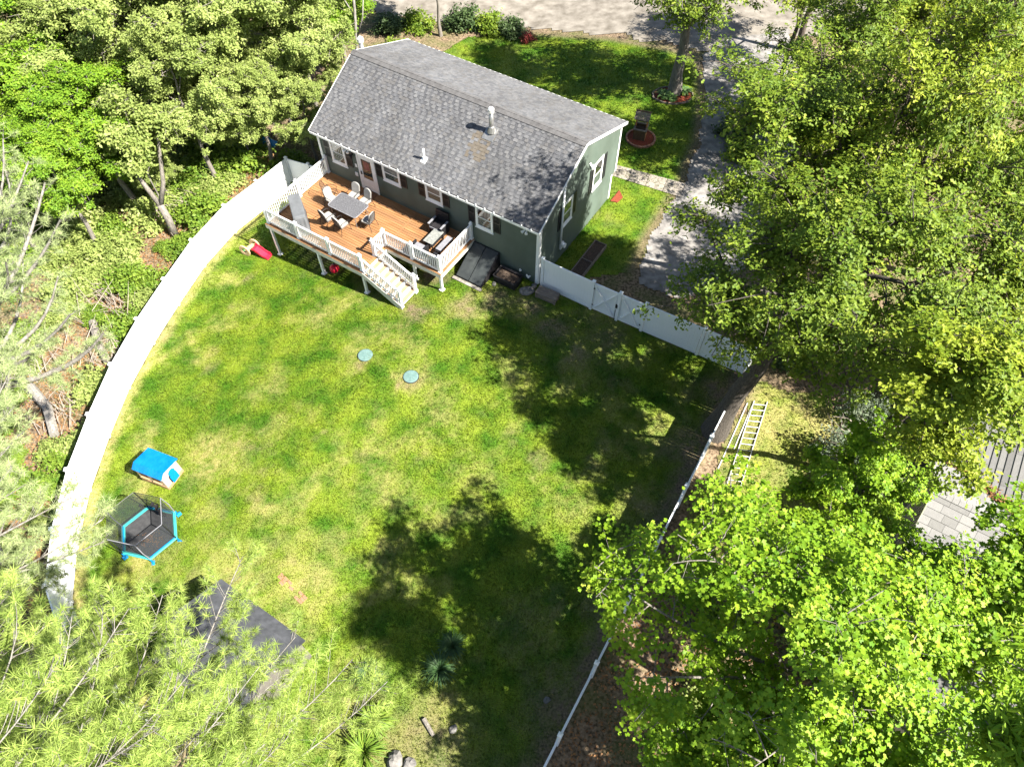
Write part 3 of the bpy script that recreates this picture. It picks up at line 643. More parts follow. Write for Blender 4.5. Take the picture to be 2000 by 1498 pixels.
for s in [3.9 + .6 * k for k in range(15)]:
    b = MB(); t1 = -4.66 if s > 6.85 else -2.78; b.beam(hp(s, -.05, Zk - .16), hp(s, t1, Zk - .16), .04, .19); obj('joist', b, M_shedw, deck)
for s, t in ((12.7, -4.62), (9.65, -4.62), (6.84, -4.62), (3.68, -2.76), (5.25, -2.76), (9.65, -2.4), (12.7, -2.2)):
    x, y, _ = hw(s, t); g0 = gz(x, y)
    b = MB(); b.box(hp(s, t, (g0 - .1 + Zk - .27) / 2), (.11, .11, Zk - .27 - g0 + .1)); b.box(hp(s, t, g0 + .03), (.22, .22, .08)); obj('support_post', b, M_white, deck)
RH = .93
post_me = MB().box((0, 0, .49), (.125, .125, .98)).box((0, 0, .03), (.17, .17, .06)).mesh('rail_post', M_white)
pcap_me = MB().box((0, 0, .995), (.165, .165, .03)).lathe([(.075, 1.01), (.05, 1.035), (.065, 1.06), (.05, 1.1), (.01, 1.115)], n=8).mesh('post_cap', M_white)
bal_me = MB().box((0, 0, 0), (.038, .038, .76)).mesh('baluster', M_white)
def rpost(s, t, z=Zk, k=1.0):
    p = link('rail_post', post_me, deck, hp(s, t, z), scale=(1, 1, k)); link('post_cap', pcap_me, p); return p
def rail(a, b_, z0=Zk, z1=Zk, top=RH, ends=.06):
    A, B = Vector(hp(a[0], a[1], z0)), Vector(hp(b_[0], b_[1], z1)); d = (B - A); L = d.length; u = d / L
    m = MB(); m.beam(A + u * ends + Vector((0, 0, top - .035)), B - u * ends + Vector((0, 0, top - .035)), .085, .08)
    r = obj('railing', m, M_white, deck); m = MB(); m.beam(A + u * ends + Vector((0, 0, .1)), B - u * ends + Vector((0, 0, .1)), .05, .06); obj('bottom_rail', m, M_white, r); n = int((L - .2) / .115)
    for i in range(n):
        f = (i + .5) / n; p = A + u * (.1 + (L - .2) * f); link('baluster', bal_me, r, p + Vector((0, 0, .475)))
    return r
cl = [(12.76, -.1), (12.76, -2.3), (12.76, -4.56)]; ft = [(12.76, -4.56), (10.78, -4.56), (8.8, -4.56), (6.86, -4.56)]
rt = [(6.98, -2.70), (5.34, -2.70), (3.72, -2.70)]; rs = [(3.72, -2.70), (3.72, -.1)]
for L_ in (cl, ft, rt, rs, [(6.98, -2.70), (6.98, -3.5)]):
    for a, b_ in zip(L_[:-1], L_[1:]): rail(a, b_)
for s, t in set(cl + ft + rt + rs + [(6.98, -3.5)]): rpost(s, t)
# stairs
S0, S1, NT = 6.77, 4.66, 7; Zb = -.14; rise = (Zk - Zb) / (NT + 1) ; run = (S0 - S1) / NT
for k in range(NT):
    s = S0 - run * (k + .5); z = Zk - rise * (k + 1)
    b = MB(); b.box(hp(s, -4.06, z - .018), (run + .0, 1.22, .036)); tr = obj('tread', b, M_tread, deck)
    obj('riser', MB().box(hp(S0 - run * k - .012, -4.06, z + rise / 2 - .02), (.022, 1.18, rise - .005)), M_white, deck)
    obj('nosing', MB().box(hp(S0 - run * (k + 1) + .02, -4.06, z + .003), (.05, 1.2, .012)), M_white, tr)
for t in (-4.69, -3.43):
    b = MB(); b.prism([(S0, Zk - .02), (S0, Zk - .33), (S1 + .15, Zb - .1), (S1 - .04, Zb - .1), (S1 - .04, Zb + .2)], lambda s, z: hp(s, t - .02, z), lambda s, z: hp(s, t + .02, z)); obj('stringer', b, M_fascia, deck)
for t in (-4.6, -3.5):
    rail((6.74 if t < -4 else 6.9, t), (4.76, t), Zk - .02, Zb + .22, .9)
    rpost(4.72, t, Zb, 1.22)

# ------------------------------------------------------------------ fences
FH = 1.83
fpost_me = MB().box((0, 0, .90), (.127, .127, 2.0)).mesh('fence_post', M_vinyl)
fcap_me = MB().box((0, 0, 1.915), (.155, .155, .03)).prism([(-.07, -.07), (.07, -.07), (.07, .07), (-.07, .07)], lambda u, v: (u, v, 1.93), lambda u, v: (u * .2, v * .2, 1.985)).mesh('post_cap', M_vinyl)
def fpost(root, p):
    o = link('fence_post', fpost_me, root, (p[0], p[1], gz(*p)), (0, 0, root['dir'])); link('post_cap', fcap_me, o)
def fpanel(root, a, b, top=FH):
    a, b = np.array(a), np.array(b); d = b - a; L = np.hypot(*d); u = d / L; n = np.array([-u[1], u[0]])
    a = a + u * .082; b = b - u * .082; za, zb = gz(*a), gz(*b)
    m = MB(); A = Vector((a[0], a[1], za)); B = Vector((b[0], b[1], zb)); Z = Vector((0, 0, 1))
    m.beam(A + Z * (top - .07), B + Z * (top - .07), .05, .14); p = obj('fence_panel', m, M_vinyl, root)
    m = MB(); m.beam(A + Z * .11, B + Z * .11, .05, .15); obj('bottom_rail', m, M_vinyl, p)
    k = max(3, int(round((L - .13) / .155)))
    for i in range(k):
        f = (i + .5) / k; q = A + (B - A) * f; ang = math.atan2(d[1], d[0]); wdt = (B - A).length / k
        key = 'fence_board_%.3f' % wdt
        me = bpy.data.meshes.get(key) or MB().box((0, 0, 0), (wdt - .004, .022, top - .31)).mesh(key, M_vinyl)
        link('board', me, p, q + Z * ((top - .14 + .18) / 2), (0, 0, ang))
def fence(label, pts, skip=()):
    r = thing('fence', label, 'fence'); r['dir'] = 0.0
    for i, p in enumerate(pts):
        q = pts[min(i + 1, len(pts) - 1)]; q0 = pts[max(i - 1, 0)] if i == len(pts) - 1 else p
        r['dir'] = math.atan2(q[1] - q0[1], q[0] - q0[0]); fpost(r, p)
    for i, (a, b) in enumerate(zip(pts[:-1], pts[1:])):
        if i not in skip: fpanel(r, a, b)
    del r['dir']; return r
fence('long curved white vinyl fence along the woods, sunlit face', LF)
fence('short white vinyl fence closing the gap between woods corner and deck', [LF[0], (-10.95, 31.0), (-9.72, 30.52)][1:])
r0 = thing('fence', 'white vinyl fence panel from the woods corner post, in the shade', 'fence'); fpanel(r0, LF[0], (-10.95, 31.0))
f2 = fence('shaded white vinyl fence with a double gate from house corner to oak', FF, skip=(1, 2))
fence('white vinyl fence seen nearly edge on beside the ladder', RF)
for a, b_, k in ((FF[1], FF[2], 0), (FF[2], FF[3], 1)):
    a, b_ = np.array(a), np.array(b_); u = (b_ - a) / np.hypot(*(b_ - a)); a = a + u * .08; b_ = b_ - u * .08; n = np.array([u[1], -u[0]])
    A = Vector((a[0], a[1], .0)); B = Vector((b_[0], b_[1], .0)); Z = Vector((0, 0, 1)); Nn = Vector((n[0], n[1], 0))
    g = MB(); g.beam(A + Z * 1.74, B + Z * 1.74, .05, .13); g.beam(A + Z * .16, B + Z * .16, .05, .15)
    for P in (A + Vector((*u, 0)) * .05, B - Vector((*u, 0)) * .05): g.beam(P + Z * .235, P + Z * 1.675, .05, .09)
    gate = obj('gate', g, M_vinyl, f2)
    L = (B - A).length; kk = 6
    for i in range(kk):
        q = A + (B - A) * ((i + .5) / kk); obj('board', MB().box((0, 0, 0), (L / kk - .005, .02, 1.44)), M_vinyl, gate, q + Z * .955, (0, 0, math.atan2(u[1], u[0])))
    U = Vector((*u, 0)); o1 = Nn * .05; o2 = Nn * .066
    b = MB(); b.beam(A + U * .1 + Z * .26 + o1, B - U * .1 + Z * 1.65 + o1, .03, .085, up=Nn); obj('brace', b, M_white, gate)
    b = MB(); b.beam(A + U * .1 + Z * 1.65 + o2, B - U * .1 + Z * .26 + o2, .03, .085, up=Nn); obj('brace', b, M_white, gate)
    for z in (.4, 1.5):
        b = MB(); P = (A if k == 0 else B); b.box(P + Z * z + Nn * .045, (.08, .04, .05), math.atan2(u[1], u[0])); obj('hinge', b, M_dark, gate)
    if k == 0:
        b = MB(); b.box(B + Z * .98 + Nn * .05, (.1, .06, .22), math.atan2(u[1], u[0])); b.beam(B - U * .03 + Z * .05 + Nn * .05, B - U * .03 + Z * .7 + Nn * .05, .02, .02); obj('latch', b, M_dark, gate)

# ------------------------------------------------------------------ furniture on the deck
def at_deck(s, t): return hw(s, t, Zk)
t0 = thing('patio_table', 'rectangular patio table with dark hammered glass top on the cedar deck', 'table', at_deck(9.66, -2.03), HR)
def rrect(w, h, r, n=4):
    p = []
    for cx, cy, a0 in ((w / 2 - r, h / 2 - r, 0), (-w / 2 + r, h / 2 - r, 90), (-w / 2 + r, -h / 2 + r, 180), (w / 2 - r, -h / 2 + r, 270)):
        p += [(cx + r * math.cos(R(a0 + 90 * i / n)), cy + r * math.sin(R(a0 + 90 * i / n))) for i in range(n + 1)]
    return p
obj('table_top', MB().prism(rrect(1.72, 1.04, .12), lambda u, v: (u, v, .70), lambda u, v: (u, v, .712)), M_ttop, t0)
rr = rrect(1.76, 1.08, .14); obj('rim', MB().tube([(u, v, .705) for u, v in rr], .018, 6, closed=True), M_gcush, t0)
for sx in (-1, 1):
    for sy in (-1, 1):
        b = MB(); b.tube([(sx * .72, sy * .4, .69), (sx * .75, sy * .44, .4), (sx * .78, sy * .46, 0)], .02, 6); obj('leg', b, M_metal, t0)
def chair_parts(root, cushion=True):
    fm = MB()
    for sx in (-1, 1):
        x = sx * .27
        fm.tube([(x, .27, .42), (x, .29, .62), (x, .18, .66), (x, -.16, .66), (x, -.24, .60)], .013, 5)               # arm
        fm.tube([(x * .9, -.24, .38), (x * .85, -.30, .70), (x * .7, -.36, .98)], .013, 5)                          # back side
    fm.tube([(-.19, -.36, .98), (-.12, -.38, 1.03), (0, -.385, 1.045), (.12, -.38, 1.03), (.19, -.36, .98)], .013, 5)
    fm.tube([(-.27, .26, .40), (.27, .26, .40), (.25, -.24, .38), (-.25, -.24, .38)], .012, 5, closed=True)
    obj('frame', fm, M_dark, root)
    for sx in (-1, 1):
        for sy, x2, y2 in ((1, .29, .30), (-1, .30, -.36)):
            b = MB(); b.tube([(sx * .26, sy * .25, .40), (sx * .28, (sy * .25 + y2) / 2, .2), (sx * x2, y2, 0.0)], .013, 5); obj('leg', b, M_dark, root)
    mesh = MB()
    for i in range(9):
        x = -.2 + .05 * i; mesh.tube([(x * 1.1, -.245, .40), (x, -.31, .72), (x * .8, -.375, 1.0)], .0045, 3)
    for i in range(10):
        f = i / 9; mesh.tube([(-.22 + .05 * f, -.245 - .13 * f, .42 + .56 * f), (.22 - .05 * f, -.245 - .13 * f, .42 + .56 * f)], .0045, 3)
        y = -.2 + .45 * f; mesh.tube([(-.24, y, .395), (.24, y, .395)], .0045, 3)
    tag(obj('mesh_back', mesh, M_dark, root), kind='stuff')
    if cushion:
        c = MB(); rr = rrect(.5, .48, .07, 3)
        c.prism([(u * .9, v * .9) for u, v in rr], lambda u, v: (u, v + .01, .405), lambda u, v: (u, v + .01, .42)); c.prism(rr, lambda u, v: (u, v + .01, .42), lambda u, v: (u, v + .01, .47)); c.prism([(u * .92, v * .92) for u, v in rr], lambda u, v: (u, v + .01, .47), lambda u, v: (u, v + .01, .49))
        obj('seat_cushion', c, M_cush, root, smooth=False)
        bk = []; n = 7
        for i in range(n + 1): a = math.pi * i / n; bk.append((.235 * math.cos(a), .40 + .16 * math.sin(a)))
        bk = [(.225, 0)] + bk + [(-.225, 0)]
        def bf(o): return lambda u, v: (u, -.235 - .24 * v + o * .97, .47 + v * .97 + o * .24)
        c = MB(); c.prism([(u * .93, .02 + v * .95) for u, v in bk], bf(-.0), bf(.02)); c.prism(bk, bf(.02), bf(.065)); c.prism([(u * .93, .02 + v * .95) for u, v in bk], bf(.065), bf(.08))
        obj('back_cushion', c, M_cush, root)
def chair(s, t, ang, label, cushion=True, proto=[None, None]):
    loc = at_deck(s, t); k = 0 if cushion else 1
    if proto[k] is None:
        r_ = thing('patio_chair', label, 'chair', loc, HR + ang, 'patio chairs round the glass table'); chair_parts(r_, cushion); proto[k] = r_; return r_
    return dup(proto[k], loc, HR + ang, label)
# ang 0: seat faces +y local (towards the house), pi: faces away from the house
chair(10.12, -1.12, math.pi + .08, 'cream cushioned patio chair on house side, left of its pair')
chair(9.38, -1.16, math.pi - .10, 'cream cushioned patio chair on house side nearest the back door')
chair(10.22, -2.98, -.18, 'cream cushioned patio chair on rail side, nearest the covered grill')
chair(9.34, -3.00, -.12, 'cream cushioned patio chair on rail side, seen from behind, nearest the stairs')
chair(8.42, -2.12, R(96), 'cream cushioned patio chair at the table end towards the stairs')
chair(10.84, -1.92, R(-96), 'cream cushioned patio chair at the table end towards the covered grill')
chair(11.3, -1.55, R(-60), 'bare wire mesh patio chair without a cushion, drawn back from table', False)
# covered grill
cg = thing('covered_grill', 'long grill under a grey fabric cover in the deck corner', 'grill', at_deck(11.37, -3.72), HR)
b = MB(); L2, W2 = .88, .31
def cov(z, k, dx=0): return [(sx * L2 * k + dx, sy * W2 * k, z) for sx, sy in ((-1, -1), (1, -1), (1, 1), (-1, 1))]
rings = [cov(.03, 1.07), cov(.35, 1.03), cov(.80, 1.0), cov(1.10, .98), cov(1.20, .9)]
vs = []; n = 24
def ringpts(z, k, wob):
    out = []
    for i in range(n):
        a = 2 * math.pi * i / n; x = max(-1, min(1, 1.35 * math.cos(a))); y = max(-1, min(1, 1.35 * math.sin(a)))
        d = 1 + wob * math.sin(i * 2.6 + z * 3); out.append((x * L2 * k * d, y * W2 * k * d, z))
    return out
for z, k, wob in ((.03, 1.08, .05), (.3, 1.05, .035), (.7, 1.0, .015), (1.06, .985, .005), (1.15, .95, 0), (1.17, .86, 0)): vs += ringpts(z, k, wob)
fs = [(i * n + j, i * n + (j + 1) % n, (i + 1) * n + (j + 1) % n, (i + 1) * n + j) for i in range(5) for j in range(n)] + [tuple(5 * n + j for j in range(n))]
cvr = obj('cover', MB().add(vs, fs), M_cover, cg, rot=(0, 0, R(-38)))
b = MB(); b.tube([(x * 1.02, y * 1.02, z) for x, y, z in ringpts(.12, 1.075, .05)], .012, 4, closed=True); obj('drawstring', b, M_dark, cvr)
# lounge corner
lt = thing('coffee_table', 'low coffee table with slate grey top between the bench and sofa', 'table', at_deck(5.08, -1.30), HR)
obj('table_top', MB().box((0, 0, .42), (.52, .98, .035)), M_slate, lt); 
for sx in (-1, 1):
    for sy in (-1, 1): obj('leg', MB().box((sx * .22, sy * .44, .2), (.045, .045, .4)), M_dark, lt)
obj('shelf', MB().box((0, 0, .16), (.42, .86, .02)), M_dark, lt)
bn = thing('bench', 'low dark bench with a grey cushion beside the side railing', 'bench', at_deck(4.40, -1.38), HR)
obj('seat', MB().box((0, 0, .30), (.34, 1.12, .05)), M_dark, bn); obj('cushion', MB().box((0, 0, .365), (.30, 1.0, .075)), M_gcush, bn)
for sy in (-1, 1): obj('leg', MB().box((0, sy * .52, .137), (.30, .05, .275)), M_dark, bn)
sf = thing('armchair', 'black wicker armchair against the green wall with pale arms', 'armchair', at_deck(5.32, -.52), HR)
obj('seat', MB().box((0, -.02, .2), (.62, .6, .34)), M_dark, sf); obj('cushion', MB().box((0, -.05, .42), (.54, .52, .1)), M_plastic_k, sf)
b = MB(); b.box((0, .32, .52), (.74, .1, .98), rx=R(-6)); 
for k in range(7): b.box((0, .255, .2 + k * .11), (.7, .02, .03), rx=R(-6))
obj('backrest', b, M_plastic_k, sf)
for sx in (-1, 1):
    b = MB(); b.box((sx * .36, -.04, .3), (.08, .64, .58)); obj('armrest', b, M_dark, sf)
    obj('arm_cap', MB().box((sx * .36, -.05, .605), (.1, .62, .03)), M_gcush, sf)
obj('front_trim', MB().box((0, -.345, .40), (.64, .03, .10)), M_gcush, sf)
ch = thing('lounge_chair', 'grey cushioned lounge chair behind the front railing', 'armchair', at_deck(5.22, -2.28), HR)
obj('seat', MB().box((0, 0, .2), (.62, .5, .3)), M_dark, ch); obj('seat_cushion', MB().box((0, .04, .40), (.58, .44, .10)), M_gcush, ch)
obj('backrest', MB().box((0, -.22, .5), (.62, .1, .5), rx=R(12)), M_gcush, ch)
for sx in (-1, 1): obj('armrest', MB().box((sx * .35, .02, .30), (.07, .5, .56)), M_dark, ch)
bx = thing('storage_box', 'black storage box tucked into the railing corner of the deck', 'box', at_deck(4.15, -2.32), HR)
obj('body', MB().box((0, 0, .2), (.55, .42, .4)), M_plastic_k, bx); obj('lid', MB().box((0, 0, .42), (.58, .45, .04)), M_dark, bx)
dm = obj('door_mat', MB().prism(rrect(.88, .46, .04, 2), lambda u, v: (u, v, .0), lambda u, v: (u, v, .016)), mat('coir mat', (0.10, 0.045, 0.025), (0.24, 0.12, 0.06), rough=.95, scale=10), None, (*at_deck(9.93, -.30)[:2], Zk + .004), (0, 0, HR))
tag(dm, 'brown and red mat in front of the white back door', 'door mat')
# under the deck
def toyball(p, r, label, m):
    b = MB(); b.lathe([(r * math.sin(math.pi * (i + .3) / 8.6), r - r * math.cos(math.pi * (i + .3) / 8.6)) for i in range(9)], n=12); o = obj('red_toy', b, m, None, p, smooth=True)
    tag(o, label, 'toy'); return o
x, y, _ = hw(9.25, -4.25); rt_ = toyball((x, y, gz(x, y)), .24, 'round red ride-on toy half hidden under the deck', M_red)
b = MB(); b.tube([(0, 0, .45), (0, .02, .56)], .03, 6); b.tube([(-.12, .02, .56), (.12, .02, .56)], .02, 6); obj('handle', b, M_plastic_k, rt_)
for wx in (-.2, .2): 
    for wy in (-.12, .12):
        b = MB(); b.tube([(wx - .02, wy, .06), (wx + .02, wy, .06)], .06, 8); obj('wheel', b, M_plastic_k, rt_)

# ------------------------------------------------------------------ things in the back yard
# toddler slide
sl_ = thing('toy_slide', 'toddler slide with red chute and tan side panels on the grass', 'toy', (-13.3, 26.25, gz(-13.3, 26.25)), R(-22))
def ringpanel(pts, hole, x, th):
    m = MB(); n = len(pts); vs = [(x + d, u, v) for d in (-th / 2, th / 2) for u, v in pts] + [(x + d, u, v) for d in (-th / 2, th / 2) for u, v in hole]
    fs = []
    for i in range(n):
        j = (i + 1) % n
        fs += [(i, j, n + j, n + i), (2 * n + j, 2 * n + i, 3 * n + i, 3 * n + j), (j, i, 2 * n + i, 2 * n + j), (n + i, n + j, 3 * n + j, 3 * n + i)]
    return m.add(vs, fs)
n = 14; outer = [(.30 * math.cos(2 * math.pi * i / n), .34 + .34 * math.sin(2 * math.pi * i / n)) for i in range(n)]; inner = [(.15 * math.cos(2 * math.pi * i / n), .36 + .17 * math.sin(2 * math.pi * i / n)) for i in range(n)]
for y, a in ((.3, 10), (-.3, -10)): obj('side_panel', ringpanel(outer, inner, 0, .07), M_tan, sl_, (-.28, y, 0), (R(a * 1.6), 0, R(90)))
b = MB()
for k in range(3): b.box((-.52 + .16 * k, 0, .10 + .14 * k), (.17, .50, .05))
obj('steps', b, M_tan, sl_); obj('step_base', MB().box((-.46, -.12, .09), (.26, .22, .18)), M_grn, sl_)
ch_ = [(0, .44), (.12, .43), (.3, .31), (.5, .16), (.66, .09), (.82, .08)]; b = MB()
for (x0, z0), (x1, z1) in zip(ch_[:-1], ch_[1:]):
    b.beam((x0, 0, z0), (x1, 0, z1), .34, .035); 
    for y in (-.185, .185): b.beam((x0, y, z0 + .05), (x1, y, z1 + .05), .05, .14)
b.box((.84, 0, .07), (.06, .42, .12)); obj('chute', b, M_red, sl_)
# playhouse
px_, py_ = -13.75, 13.28
ph = thing('playhouse', 'small toddler playhouse with bright blue roof and beige walls', 'playhouse', (px_ - .5, py_ - .1, gz(px_, py_)), R(-21))
w2, d2, hh, hr = .66, .46, .92, 1.12
body = MB()
body.box((0, -d2 + .03, .22), (w2 * 2, .06, .44)); body.box((0, d2 - .03, hh / 2), (w2 * 2 - .004, .06, hh))
for x in (-w2 + .09, -.02, w2 - .09): body.box((x, -d2 + .03, .62), (.18, .058, .36))
obj('wall', body, M_beige, ph)
for sx in (-1, 1):
    g_ = MB(); g_.prism([(-d2 + .061, 0), (d2 - .061, 0), (d2 - .061, hh), (-.26, hr - .03), (-d2 + .061, hh)], lambda u, v: (sx * (w2 - .06), u, v), lambda u, v: (sx * w2, u, v)); obj('end_wall', g_, M_beige, ph)
obj('base_trim', MB().box((0, -d2 - .012, .12), (w2 * 2, .02, .24)).box((w2 + .012, 0, .10), (.02, d2 * 2, .2)), M_beiged, ph)
rf = MB()
for sy in (-1, 1): rf.prism([(-.26, hr + .02), (.55 if sy > 0 else -.50, hh + .02), (.55 if sy > 0 else -.50, hh - .02), (-.26, hr - .02)][::sy], lambda u, v: (-w2 - .04, u, v), lambda u, v: (w2 + .04, u, v))
rfo = obj('roof', rf, M_blue, ph)
for k in range(9):
    b = MB(); x = -w2 + k * w2 / 4
    for sy in (-1, 1): b.beam((x, -.26, hr + .022), (x, .54 if sy > 0 else -.49, hh + .026), .025, .015)
    obj('roof_rib', b, M_blue, rfo)
for x in (-.31, .29):
    obj('window_opening', MB().box((x, -d2 + .008, .61), (.36, .02, .32)), M_plastic_k, ph)
    obj('sill', MB().box((x, -d2 - .03, .44), (.40, .08, .04)), M_beiged, ph)
dv = MB(); dv.prism([(-.20, .0), (.20, .0), (.20, .42)] + [(.20 * math.cos(math.pi * i / 8), .42 + .2 * math.sin(math.pi * i / 8)) for i in range(9)] + [(-.2, .42)], lambda u, v: (w2 + .005, u, v + .1), lambda u, v: (w2 + .014, u, v + .1)); obj('door_opening', dv, M_plastic_k, ph)
obj('half_door', MB().box((w2 + .03, .02, .34), (.03, .36, .44)).box((w2 + .05, -.1, .42), (.02, .08, .08)), M_foot, ph)
obj('window_shutter', MB().lathe([(.0, 0), (.17, 0), (.17, .03), (.02, .035)], n=12), M_foot, ph, (w2 + .015, .03, .70), (0, R(90), 0))
# trampoline
tx, ty = -13.86, 10.50
tp = thing('trampoline', 'hexagonal toddler trampoline with dark net, turquoise rim and blue feet', 'trampoline', (tx, ty, gz(tx, ty)), R(-12))
RT, ZT, ZN = 1.12, .36, 1.68
hexa = [(math.cos(R(60 * i)), math.sin(R(60 * i))) for i in range(6)]
obj('jumping_mat', MB().prism([(x * RT * .9, y * RT * .9) for x, y in hexa], lambda u, v: (u, v, ZT - .02), lambda u, v: (u, v, ZT - .008)), M_mat, tp)
for i in range(6):
    a, b_ = hexa[i], hexa[(i + 1) % 6]; m = MB()
    m.prism([(0, 0), (1, 0), (1, 1), (0, 1)], lambda u, v: (*[(a[k] * (1 - u) + b_[k] * u) * RT * (1.0 - .1 * v) for k in (0, 1)], ZT - .03), lambda u, v: (*[(a[k] * (1 - u) + b_[k] * u) * RT * (1.0 - .1 * v) for k in (0, 1)], ZT + .012))
    obj('rim_pad', m, M_turq, tp)
    m = MB(); m.tube([(a[0] * RT * 1.01, a[1] * RT * 1.01, ZT), (b_[0] * RT * 1.01, b_[1] * RT * 1.01, ZT)], .03, 6); obj('frame_tube', m, M_turq, tp)
    m = MB(); m.tube([(a[0] * RT * 1.03, a[1] * RT * 1.03, .02), (a[0] * RT * 1.02, a[1] * RT * 1.02, ZT)], .035, 6); lg = obj('leg', m, M_foot, tp)
    m = MB(); m.tube([(a[0] * RT * .97, a[1] * RT * .97, .05), (a[0] * RT * 1.13, a[1] * RT * 1.13, .05)], [.085, .085], 8); obj('foot_pad', m, M_foot, lg)
    m = MB(); m.tube([(a[0] * RT * 1.0, a[1] * RT * 1.0, ZT), (a[0] * RT * 1.03, a[1] * RT * 1.03, 1.0), (a[0] * RT * .98, a[1] * RT * .98, ZN)], .02, 6); obj('net_pole', m, M_gcush if i % 2 else M_dark, tp)
    m = MB(); m.tube([(a[0] * RT * .98, a[1] * RT * .98, ZN), (b_[0] * RT * .98, b_[1] * RT * .98, ZN)], .016, 5); obj('top_rail', m, M_dark if i in (1, 2, 3) else M_gcush, tp)
    m = MB(); m.add([(a[0] * RT * .96, a[1] * RT * .96, ZT), (b_[0] * RT * .96, b_[1] * RT * .96, ZT), (b_[0] * RT * .96, b_[1] * RT * .96, ZN - .01), (a[0] * RT * .96, a[1] * RT * .96, ZN - .01)], [(0, 1, 2, 3)]); obj('safety_net', m, M_net, tp)
    m = MB(); m.beam((a[0] * RT * .95, a[1] * RT * .95, ZT + .04), (b_[0] * RT * .95, b_[1] * RT * .95, ZT + .04), .02, .05); obj('net_hem', m, M_foot if i % 2 else M_turq, tp)
b = MB()
for k in range(9):
    z = .5 + k * .12; b.box((-.12 + .05 * math.sin(k * 2.1) + .42, .72, z), (.13, .07, .13), rz=k)
obj('gathered_net_door', b, M_plastic_k, tp)
lv = []
for k in range(130):
    x, y = nr.normal(.25, .26), nr.normal(-.28, .22)
    if abs(x) < .72 and abs(y) < .6: lv.append((x, y))
b = MB()
for x, y in lv:
    a = rng.uniform(0, 6.3); q = .022; b.add([(x + q * math.cos(a), y + q * math.sin(a), ZT), (x + q * math.cos(a + 2), y + q * math.sin(a + 2), ZT + .01), (x + q * math.cos(a + 4), y + q * math.sin(a + 4), ZT + .004)], [(0, 1, 2)])
tag(obj('fallen_leaves', b, M_deadleaf, tp), kind='stuff')
# septic lids
for (x, y), lab in (((-6.62, 19.03), 'round grey green septic lid in a dirt patch, nearer the woods fence'), ((-4.45, 17.78), 'round grey green septic lid, the one nearer the tree shade')):
    l = thing('septic_lid', lab, 'lid', (x, y, gz(x, y) - .02), 0, 'round lids in the lawn')
    obj('rim', MB().lathe([(.36, 0), (.36, .05), (.33, .06)], n=20), M_plastic_k, l); ld = obj('cover', MB().lathe([(.335, .03), (.335, .075), (.29, .085), (.02, .09)], n=20), M_lid, l)
    b = MB()
    for k in range(8): a = k * math.pi / 4; b.beam((.08 * math.cos(a), .08 * math.sin(a), .092), (.28 * math.cos(a), .28 * math.sin(a), .09), .02, .012)
    obj('rib', b, M_lid, ld)
# tub, stones, timber box by the house
x, y, _ = hw(1.30, -.62); tb = thing('planter_tub', 'black plastic tub of dark soil beside the bulkhead', 'planter', (x, y, gz(x, y)), HR)
b = MB()
for c_, d_ in (((0, -.33, .2), (1.2, .05, .42)), ((0, .33, .2), (1.2, .05, .42)), ((-.58, 0, .2), (.05, .61, .42)), ((.58, 0, .2), (.05, .61, .42))): b.box(c_, d_)
obj('side', b, M_plastic_k, tb); obj('rim', MB().tube([(u, v, .42) for u, v in rrect(1.24, .74, .05, 2)], .03, 5, closed=True), M_plastic_k, tb); obj('soil', MB().box((0, 0, .15), (1.1, .6, .3)), M_soil, tb)
def stone(x, y, r, label, sq=(1, .75, .55), z=None, seed=0):
    q = random.Random(seed); vs = []; n, m_ = 9, 6
    for i in range(m_ + 1):
        for j in range(n):
            th = math.pi * (i + .001) / (m_ + .002); a = 2 * math.pi * j / n; k = 1 + q.uniform(-.16, .16)
            vs.append((r * sq[0] * k * math.sin(th) * math.cos(a), r * sq[1] * k * math.sin(th) * math.sin(a), r * sq[2] * k * math.cos(th)))
    fs = [(i * n + j, (i + 1) * n + j, (i + 1) * n + (j + 1) % n, i * n + (j + 1) % n) for i in range(m_) for j in range(n)]
    o = obj('stone', MB().add(vs, fs), M_stone, None, (x, y, (gz(x, y) if z is None else z) + r * sq[2] * .45), (0, 0, q.uniform(0, 6))); tag(o, label, 'rock'); return o
x, y, _ = hw(.16, -.72); stone(x, y, .36, 'large pale boulder between black tub and timber box', seed=3)
x, y, _ = hw(.05, -.22); stone(x, y, .17, 'small brown stone behind the large boulder by the house wall', seed=5)
x, y, _ = hw(1.75, -1.15); stone(x, y, .14, 'small pale stone on the dirt in front of the black tub', seed=8)
tbx = thing('timber_box', 'weathered timber storage box at the foot of the white fence', 'box', (1.66, 22.36, 0), HR + .06)
obj('body', MB().box((0, 0, .17), (1.0, .42, .34)), M_wood, tbx)
for k in range(4): obj('lid_board', MB().box((0, -.19 + .127 * k, .36), (1.08, .12, .035)), M_wood, tbx)
for sx in (-1, 1):
    for sy in (-1, 1): obj('corner_post', MB().box((sx * .49, sy * .205, .17), (.07, .06, .338)), M_wood, tbx)
# raised beds along the gable
rb = thing('raised_bed', 'long low timber planting bed with two soil cells beside the gable wall', 'planter', hw(-1.35, 2.45), HR)
hx, hy = .31, 1.42
for a, b_ in (((-hx, -hy), (hx, -hy)), ((-hx, hy), (hx, hy)), ((-hx, 0), (hx, 0)), ((-hx, -hy), (-hx, hy)), ((hx, -hy), (hx, hy))):
    b = MB(); e = .02 if a[0] == b_[0] else -.021; 
    if a[0] == b_[0]: b.beam((a[0], a[1] - .02, .13), (b_[0], b_[1] + .02, .13), .04, .26)
    else: b.beam((a[0] + .021, a[1], .128), (b_[0] - .021, b_[1], .128), .04, .256)
    obj('board', b, M_wood, rb)
for sy in (-1, 1): obj('soil', MB().box((0, sy * hy / 2, .09), (.57, hy - .05, .18)), M_soil, rb)
